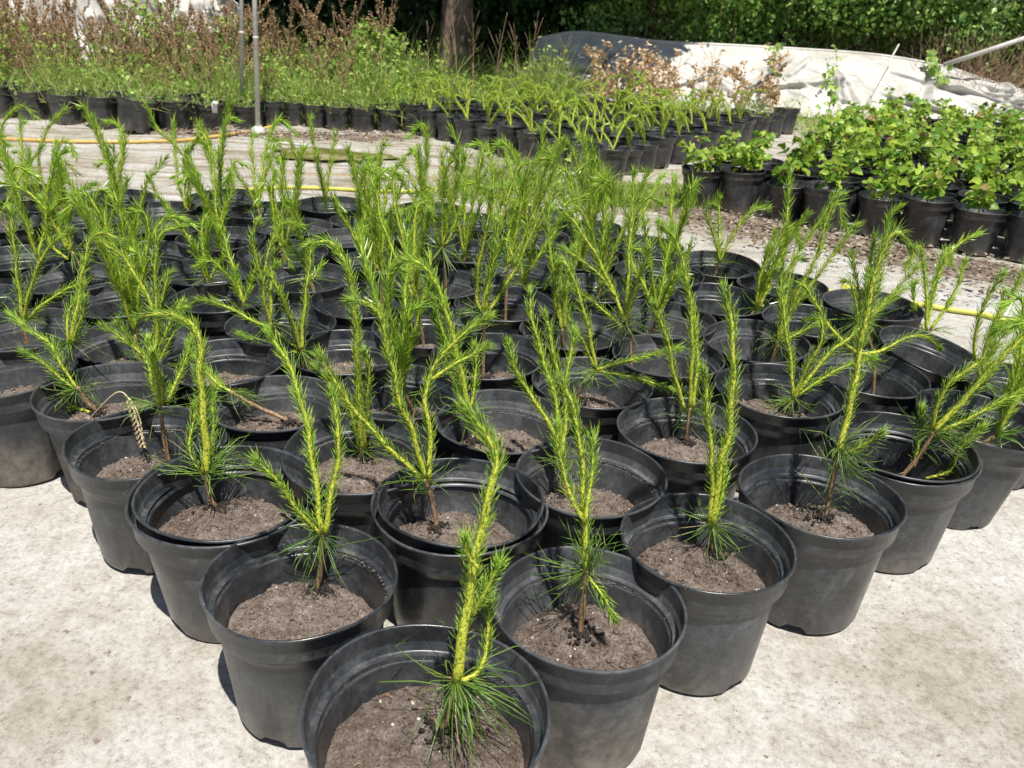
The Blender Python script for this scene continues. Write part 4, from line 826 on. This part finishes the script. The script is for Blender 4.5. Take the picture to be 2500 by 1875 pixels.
# ------------------------------------------------------------------ tarpaulin over a bank
def tarp(name, base, top, nx, ny, label, seed, wr=.13):
    """white sheet pulled from a ground line up to a top edge; both given as [(x, y, z)...]"""
    B = spline(base, 10); T = spline(top, 10); n = min(len(B), len(T)); idx = np.linspace(0, 1, nx)
    f = lambda A: np.stack([np.interp(idx, np.linspace(0, 1, len(A)), A[:, c]) for c in range(3)], 1)
    B, T = f(B), f(T); V = []; folds = []
    for _ in range(15):
        ax, az = random.uniform(B[0, 0], B[-1, 0]), random.choice([1.05, .95, .1, .3])
        for _ in range(5):
            an = random.uniform(.15, PI-.15)*(-1 if az > .5 else 1); L_ = random.uniform(.5, 1.5)
            folds.append((ax, az, ax+math.cos(an)*L_, az+math.sin(an)*L_*.8, random.uniform(.35, .9)*wr*random.choice([1, 1, -.7]), random.uniform(.014, .045)))
    for k in range(ny):
        q = k/(ny-1); row = B*(1-q)+T*q; row = row.copy()
        for i in range(nx):
            x, z = row[i, 0], q
            w = wr*.8*nz(x*1.3+z*1.2, z*.8, 1.2, seed, 2)
            for (fx, fz, ex, ez, fa, fw) in folds:        # long pulled folds between pinned points
                dx, dz = ex-fx, ez-fz; L2 = dx*dx+dz*dz; tt = max(0, min(1, ((x-fx)*dx+(z-fz)*dz)/L2))
                dd = math.hypot(x-fx-tt*dx, (z-fz-tt*dz))
                w += fa*math.exp(-(dd/(fw*(.5+tt)))**2)*(1-.5*tt)
            w += wr*.16*nz(x*4+z*5, z*3, 1.6, seed+2, 3)
            row[i, 1] -= 1.6*w*math.sin(PI*min(1, q*1.15+.08)); row[i, 2] += .4*w*math.sin(PI*q)+.05*math.sin(PI*q)
        V.append(row)
    mb = MB(); i = np.arange(ny-1)[:, None]*nx; j = np.arange(nx-1)[None]
    mb.add(np.vstack(V), np.stack([i+j, i+j+1, i+nx+j+1, i+nx+j], -1).reshape(-1, 4))
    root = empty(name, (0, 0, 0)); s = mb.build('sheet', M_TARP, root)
    md = s.modifiers.new('thick', 'SOLIDIFY'); md.thickness = .004
    h = MB(); tube(h, spline([tuple(p) for p in V[-1][::6]], 3), .016, 8); h.build('rolled_edge', M_TARP, root)
    tag(root, label, 'tarpaulin'); return root
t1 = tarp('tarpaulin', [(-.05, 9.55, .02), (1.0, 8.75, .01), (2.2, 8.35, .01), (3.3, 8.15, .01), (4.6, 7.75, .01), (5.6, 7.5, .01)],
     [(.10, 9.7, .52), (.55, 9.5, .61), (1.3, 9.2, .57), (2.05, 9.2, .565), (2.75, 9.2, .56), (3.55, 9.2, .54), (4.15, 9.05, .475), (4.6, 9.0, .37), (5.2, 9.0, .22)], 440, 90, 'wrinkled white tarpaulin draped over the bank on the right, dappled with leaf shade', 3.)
rod = MB(); tube(rod, [(3.15, 8.2, .10), (3.62, 8.86, .66)], .009, 8); o = rod.build('support_rod', M_GALV); tag(o, 'thin grey rod leaning against the white tarpaulin', 'rod')
rod = MB(); tube(rod, [(4.05, 8.75, .50), (4.9, 8.6, .86)], .022, 8); o = rod.build('wrapped_bar', M_TARP); tag(o, 'white wrapped bar sticking up from the right end of the tarpaulin', 'bar')
t2 = tarp('tarpaulin', [(-6.4, 9.0, .02), (-4.9, 8.9, .01), (-3.6, 8.8, .01), (-2.9, 8.9, .01)], [(-6.4, 9.5, 1.05), (-4.9, 9.4, 1.15), (-3.6, 9.4, 1.05), (-3.0, 9.45, .7)], 110, 30, 'white tarpaulin hanging far left behind the rust-brown weeds', 8.)

# ------------------------------------------------------------------ weeds, stalks, hedges, trees
def patch_grass(name, n, xs, ys, h0, h1, lab_, w=.006, up=1.9, mats=None, leafn=0, lsz=(.02, .05)):
    mb = MB(); x = RNG.uniform(*xs, n); y = RNG.uniform(*ys, n)
    cl = np.array([.62+1.5*nz(a, b, 1.7, 6.) for a, b in zip(x, y)]).clip(.2, 1.5)
    needles(mb, np.c_[x, y, np.zeros(n)], rdir(n, up*1.4), RNG.uniform(h0, h1, n)*cl, w, RNG.normal(0, .22, (n, 3))+np.array([0, 0, -.12]), 0, False)
    if leafn:
        x = RNG.uniform(*xs, leafn); y = RNG.uniform(*ys, leafn)
        cl = np.array([.62+1.5*nz(a, b, 1.7, 6.) for a, b in zip(x, y)]).clip(.2, 1.5); L = RNG.uniform(*lsz, leafn)
        leaves(mb, np.c_[x, y, RNG.beta(1.2, 1.8, leafn)*h1*cl*.95], rdir(leafn, .1), rdir(leafn, 1.2), L, L*RNG.uniform(.45, .85, leafn), 1, .25, False)
    o = mb.build(name, mats or [M_GRASS, M_WEED]); tag(o, lab_, 'weeds', kind='stuff'); return o
patch_grass('weeds', 17000, (-5.2, -2.2), (6.15, 8.3), .14, .46, 'green grass and nettles growing among the back left pots', leafn=13000)
patch_grass('weeds', 17000, (-2.3, -.55), (6.35, 8.6), .14, .46, 'bright grass and leafy weeds behind the small pots centre left', leafn=12000)
patch_grass('weeds', 7000, (-.7, .35), (7.0, 9.2), .15, .55, 'grass growing behind the middle block in front of the dark wood', leafn=3200)
patch_grass('grass', 5200, (.30, .92), (4.22, 4.80), .05, .22, 'green grass tuft between the middle and right blocks', .004)
patch_grass('low_weeds', 1500, (-.45, .70), (4.15, 4.62), .05, .18, 'low green weeds behind the back edge of the front block', .004, leafn=800, lsz=(.02, .045))
patch_grass('weeds', 2600, (1.3, 3.0), (7.2, 8.3), .06, .25, 'sparse grass at the foot of the white tarpaulin', .004, leafn=500)

def stalk_plant(kind, h, seedy, nbr):
    """dry upright weed: stem, side branches and its seed heads or withered leaves"""
    root = empty(kind, (0, 0, 0)); mb = MB(); ln = RNG.normal(0, .10*h, 2)
    s = spline([(0, 0, 0), (ln[0]*.3, ln[1]*.3, h*.45), (ln[0], ln[1], h)], 7); tube(mb, s, np.linspace(.0042, .0016, len(s)), 5); br = [s]
    for _ in range(nbr):
        i = random.randrange(4, len(s)-2); a = random.uniform(0, 6.28); L = random.uniform(.12, .34)*h
        e = s[i]+np.array([math.cos(a)*L*.6, math.sin(a)*L*.6, L*.8]); b = spline([s[i], (s[i]+e)/2+np.array([math.cos(a), math.sin(a), 0])*L*.12, e], 5)
        tube(mb, b, np.linspace(.0022, .0009, len(b)), 4); br.append(b)
    mb.build('stem', M_TWIG, root); lf = MB()
    for b in br:
        n = int(seedy*(len(b)/14)); t = RNG.uniform(.35, 1, n); P = np.stack([np.interp(t, np.linspace(0, 1, len(b)), b[:, c]) for c in range(3)], 1)
        if kind == 'dock_stalk':
            L = RNG.uniform(.008, .02, n); leaves(lf, P+RNG.normal(0, .006, (n, 3)), rdir(n), rdir(n), L, L*.9, 0, .3, False)
        else:
            t2 = t > .5; k = n; L = RNG.uniform(.02, .05, k); leaves(lf, P+RNG.normal(0, .012, (k, 3)), rdir(k, -.2), rdir(k), L, L*.75, 0, .5, True, .5)
    lf.build('foliage', M_DOCK if kind == 'dock_stalk' else M_DEAD, root)
    return root
dk = [stalk_plant('dock_stalk', random.uniform(.6, .95), 80, 9) for _ in range(7)]; dku = [False]*7
for _ in range(190):
    x = random.uniform(-5.1, -2.2) if random.random() < .88 else random.uniform(-2.3, -1.2)
    y = random.uniform(6.5, 8.5); o = place(dk, dku, x, y, s=random.uniform(.7, 1.12))
    tag(o, 'rust-brown dry dock stalk among the weeds behind the left row of pots', 'dry stalk', 'dry dock stalks at the back left')
dd = [stalk_plant('withered_stalk', random.uniform(.45, .75), 8, 10) for _ in range(5)]; ddu = [False]*5
for _ in range(32):
    x, y = random.uniform(.55, 2.3), random.uniform(7.75, 8.75)
    o = place(dd, ddu, x, y, s=random.uniform(.6, .95))
    tag(o, 'dead brown stalk with cream withered leaves in front of the shaded tarpaulin', 'dry stalk', 'withered stalks in front of the tarpaulin')
def twig(x, y, h, label):
    root = empty('bare_sapling', (x, y, 0)); mb = MB(); ln = RNG.normal(0, .08*h, 2); s = spline([(0, 0, 0), (ln[0]*.2, ln[1], h*.5), (ln[0], ln[1], h)], 7); tube(mb, s, np.linspace(.008, .0015, len(s)), 5)
    for _ in range(9):
        i = random.randrange(4, len(s)-1); a = random.uniform(0, 6.28); L = random.uniform(.1, .3)*h; tube(mb, [s[i], s[i]+np.array([math.cos(a)*L*.5, math.sin(a)*L*.5, L])], [.0028, .0008], 4)
    mb.build('branches', M_TWIG, root); tag(root, label, 'bare sapling', 'bare twiggy stems before the dark wood')
for x, y, h in [(-.62, 7.9, .95), (-.50, 8.2, .7), (-.28, 8.0, .8), (-.12, 8.3, .6), (.05, 8.1, .72), (-.9, 8.1, .7), (-1.55, 8.2, .75), (-1.35, 8.0, .6), (.3, 8.5, .6)]:
    twig(x, y, h, 'bare greyish twiggy stem standing before the dark wood beside the trunk')

def bush(name, label, cx, cy, rx, ry, z0, z1, n, L, m, lumps=26, twigs=40, cat='bush', wm=.8, group=None, canes=0):
    """foliage gathered in many lumps of different size, so lit and shaded clumps and dark gaps form"""
    root = empty(name, (cx, cy, 0)); mb = MB(); H2 = (z1-z0)/2; cz = (z0+z1)/2
    c = rdir(lumps)*RNG.uniform(.35, 1.0, (lumps, 1)); c[:, 1] = -np.abs(c[:, 1])*.9+.25
    c = c*np.array([rx, ry, H2])*.85; R_ = RNG.uniform(.16, .36, lumps)*min(rx, H2*1.6)
    k = RNG.choice(lumps, n, p=R_**2/np.sum(R_**2)); d = rdir(n); q = RNG.uniform(.55, 1.12, (n, 1))
    P = c[k]+d*R_[k][:, None]*q*np.array([1.15, 1, .85]); P[:, 2] += cz; P[:, 2] = np.maximum(P[:, 2], .02)
    nrm = unit(d*.9+np.array([0, -.15, .45])+RNG.normal(0, .42, (n, 3))); LL = L*RNG.uniform(.5, 1.25, n)
    leaves(mb, P, rdir(n, -.3), nrm, LL, LL*wm, 0, .25, False)
    tw = MB()
    for _ in range(twigs):
        e = c[random.randrange(lumps)]+RNG.normal(0, .12, 3)+np.array([0, 0, cz]); b = np.array([e[0]*.5, e[1]*.4, .02])
        tube(tw, spline([b, (b+e)/2+RNG.normal(0, .06, 3), e], 4), np.linspace(.008, .002, 9), 4)
    for _ in range(canes):                      # arching canes reaching out of the mass, with their own leaves
        a = random.uniform(-.3, PI+.3)+PI; s = np.array([random.uniform(-.8, .8)*rx, -.3*ry, z1-.2*H2]); ln = random.uniform(.25, .6)
        e = s+np.array([math.cos(a)*ln, -abs(math.sin(a))*ln*.8-.1, random.uniform(-.35, .12)]); p = spline([s, (s+e)/2+np.array([0, 0, .16]), e], 6)
        tube(tw, p, np.linspace(.004, .0015, len(p)), 4); kk = 26; t = RNG.random(kk)
        Q = np.stack([np.interp(t, np.linspace(0, 1, len(p)), p[:, w_]) for w_ in range(3)], 1)+RNG.normal(0, .02, (kk, 3)); l2 = L*RNG.uniform(.6, 1.2, kk)
        leaves(mb, Q, rdir(kk, -.3), rdir(kk, 1.), l2, l2*wm, 0, .25, True)
    mb.build('foliage', m, root); tw.build('branches', M_TWIG, root); tag(root, label, cat, group); return root
def tree(x, y, r, h, crown, label, lean=0., off=(0, 0)):
    root = empty('tree', (x, y, 0)); mb = MB(); p = spline([(0, 0, -.1), (lean*.3, 0, h*.3), (lean, 0, h)], 8)
    tube(mb, p, np.linspace(r*1.15, r*.6, len(p))*(1+.25*np.exp(-np.linspace(0, 14, len(p)))), 20)
    tr = mb.build('trunk', M_TRUNK, root)
    for _ in range(7):
        a = random.uniform(0, 6.28); z = h*random.uniform(.6, .95); L = crown[0]*.7; br = MB()
        tube(br, spline([(lean*z/h, 0, z), (off[0]*.5+math.cos(a)*L*.5, off[1]*.5+math.sin(a)*L*.5, z+.35), (off[0]+math.cos(a)*L, off[1]+math.sin(a)*L, z+.9)], 5), np.linspace(r*.35, .015, 11), 7); br.build('limb', M_TRUNK, tr)
    rx, ry, z0, z1, n = crown; q = rdir(n)*(RNG.random((n, 1))**.45); cl = np.array([nz(a*rx, b*ry+c, 1.1, x, 2) for a, b, c in q]); q = q[cl > -.18]
    P = np.c_[off[0]+q[:, 0]*rx, off[1]+q[:, 1]*ry, (z0+z1)/2+q[:, 2]*(z1-z0)/2]; cb = MB(); LL = RNG.uniform(.10, .19, len(q)); leaves(cb, P, rdir(len(q)), rdir(len(q), .8), LL, LL*.7, 0, .2, False)
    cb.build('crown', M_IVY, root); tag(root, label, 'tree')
tree(-.80, 9.75, .185, 3.2, (2.9, 2.4, 2.1, 4.8, 15000), 'tree with thick brown trunk standing in the dark wood, top centre', .12)
tree(-3.9, 12.2, .16, 3.4, (3.0, 2.4, 2.0, 5.2, 13000), 'unseen tree added behind the left hedge so its crown darkens the wood')  # added tree, hidden from view; its overhead crown keeps the background dark
tree(1.6, 11.9, .15, 3.2, (1.05, 1.8, 2.0, 4.4, 8000), 'unseen tree added behind the centre hedge, crown placed to shade the tarpaulin end', 0., (-0.35, -2.4))  # added tree out of view, crown pulled forward to shade the tarpaulin's left end
# dark hedges filling the back, in shade
for q, (cx, cy, rx, z1, n) in enumerate([(-4.6, 10.9, 2.0, 2.2, 9000), (-2.1, 11.0, 1.7, 2.1, 9000), (.4, 11.0, 1.7, 2.1, 9000), (2.6, 11.2, 1.6, 2.0, 7000), (5.2, 11.4, 1.9, 2.0, 7000), (8.0, 11.5, 2.0, 2.0, 4000), (-7.4, 11.0, 2.0, 2.2, 4000)]):
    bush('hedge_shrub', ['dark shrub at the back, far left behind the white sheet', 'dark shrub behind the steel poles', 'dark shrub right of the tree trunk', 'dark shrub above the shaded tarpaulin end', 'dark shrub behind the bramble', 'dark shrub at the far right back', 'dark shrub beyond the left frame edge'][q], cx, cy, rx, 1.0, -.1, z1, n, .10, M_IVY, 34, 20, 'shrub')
# sunlit bramble spilling over the tarpaulin, right
BR = [(2.05, 9.75, .85, .7, .36, 1.35, 6500, 'bramble bush with small bright leaves above the middle of the tarpaulin'),
      (3.15, 9.75, .95, .7, .42, 1.55, 9000, 'bramble bush spilling over the crest of the white tarpaulin'),
      (4.35, 9.7, .95, .75, .40, 1.5, 8500, 'bramble bush above the falling right end of the tarpaulin'),
      (5.5, 9.6, .9, .7, .15, 1.35, 5000, 'bramble bush at the right frame edge'),
      (1.10, 10.0, .75, .6, .40, 1.3, 3800, 'ivy-like bush over the shaded left end of the tarpaulin')]
for q, (cx, cy, rx, ry, z0, z1, n, lb) in enumerate(BR):
    bush('bramble_bush', lb, cx, cy, rx, ry, z0, z1, int(n*.62), .066, [M_BRAM, M_BRAM2][q % 2], 24, 60, 'bramble', .8, None, 26)
# dry brush of fine twigs, far right
root = empty('dry_brush', (4.75, 8.9, 0)); mb = MB()
for _ in range(420):
    a, b = RNG.normal(0, .42), RNG.normal(0, .22); h = random.uniform(.3, .85); e = np.array([a+RNG.normal(0, .3), b+RNG.normal(0, .15), h]); s = np.array([a, b, .2]); tube(mb, spline([s, (s+e)/2+RNG.normal(0, .08, 3), e], 3), np.linspace(.003, .001, 7), 3)
mb.build('twigs', M_TWIG, root); tag(root, 'tangle of fine dry brown twigs behind the right end of the tarpaulin', 'dry brush')
# vines hanging down over the tarpaulin
def vine(pts, n, label, m=M_BRAM, sz=.05):
    root = empty('vine', pts[0]); o0 = np.array(pts[0]); s = spline(np.array(pts)-o0, 7); mb = MB(); tube(mb, s, np.linspace(.004, .0015, len(s)), 5); mb.build('stem', M_TWIG, root)
    t = RNG.random(n); P = np.stack([np.interp(t, np.linspace(0, 1, len(s)), s[:, c]) for c in range(3)], 1)+RNG.normal(0, .022, (n, 3)); L = sz*RNG.uniform(.6, 1.2, n); lf = MB()
    leaves(lf, P, rdir(n, -.2), unit(np.c_[RNG.normal(0, .4, n), -np.ones(n), .6*np.ones(n)]), L, L*.8, 0, .25, True); lf.build('leaves', m, root); tag(root, label, 'vine')
vine([(2.45, 8.9, .62), (2.38, 8.65, .42), (2.42, 8.4, .33)], 34, 'short leafy vine hanging onto the tarpaulin left of its middle')
vine([(2.62, 7.6, .0), (2.66, 7.7, .3), (2.60, 7.8, .52)], 30, 'leafy shoot climbing up in front of the white tarpaulin', M_BRAM, .065)
vine([(4.0, 9.0, .62), (3.95, 8.75, .48), (4.02, 8.5, .36)], 44, 'leafy bramble shoot drooping over the right of the tarpaulin', M_BRAM, .07)
vine([(3.05, 9.0, .62), (3.0, 8.7, .42), (2.8, 8.45, .28)], 18, 'thin trailing vine across the tarpaulin centre')
# taller leafy weeds centre left
for q, (x, y, h, n) in enumerate([(-1.32, 7.15, .62, 150), (-1.05, 7.3, .42, 110), (-1.6, 7.2, .40, 100), (-4.2, 6.6, .62, 90), (-3.85, 6.5, .5, 80), (-2.75, 7.1, .66, 60)]):
    root = empty('tall_weed', (x, y, 0)); mb = MB(); s = spline([(0, 0, 0), (.02, 0, h*.5), (-.02, 0, h)], 6); tube(mb, s, np.linspace(.005, .002, len(s)), 5); mb.build('stem', M_TWIG, root)
    t = RNG.uniform(.2, 1, n); P = np.c_[RNG.normal(0, .07, n)*(1.2-t), RNG.normal(0, .07, n)*(1.2-t), t*h]; L = RNG.uniform(.025, .055, n); lf = MB(); leaves(lf, P, rdir(n, .1), rdir(n, 1.), L, L*.8, 0, .25, True); lf.build('leaves', M_WEED, root)
    tag(root, ['tall pale leafy weed rising right of the steel poles', 'medium leafy weed just right of the tallest pale one', 'medium leafy weed just left of the tallest pale one', 'leafy weed at the far left standing over the first pots', 'leafy weed second from the left frame edge', 'slim leafy weed between the white sheet and the poles'][q], 'weed')

bush('leafy_shrub', 'loose pale green leafy shrub left of the tree trunk', -1.38, 7.75, .55, .35, .05, .72, 2600, .045, M_WEED, 22, 30, 'shrub')
bush('leafy_shrub', 'low pale green leafy shrub between the poles and the tall pale weed', -2.0, 7.6, .40, .3, .05, .46, 1500, .042, M_WEED, 18, 20, 'shrub')
bush('leafy_shrub', 'green leafy shrub at the far left among the rust-brown stalks', -4.55, 7.3, .5, .35, .05, .78, 1500, .05, M_WEED, 18, 30, 'shrub')

bush('leafy_shrub', 'thin green shrub in front of the white sheet, half way between left edge and poles', -3.35, 7.6, .55, .3, .05, .80, 1100, .042, M_WEED, 20, 30, 'shrub')
bush('leafy_shrub', 'thin green shrub just left of the steel poles', -2.65, 7.9, .40, .3, .05, .78, 800, .042, M_WEED, 16, 24, 'shrub')
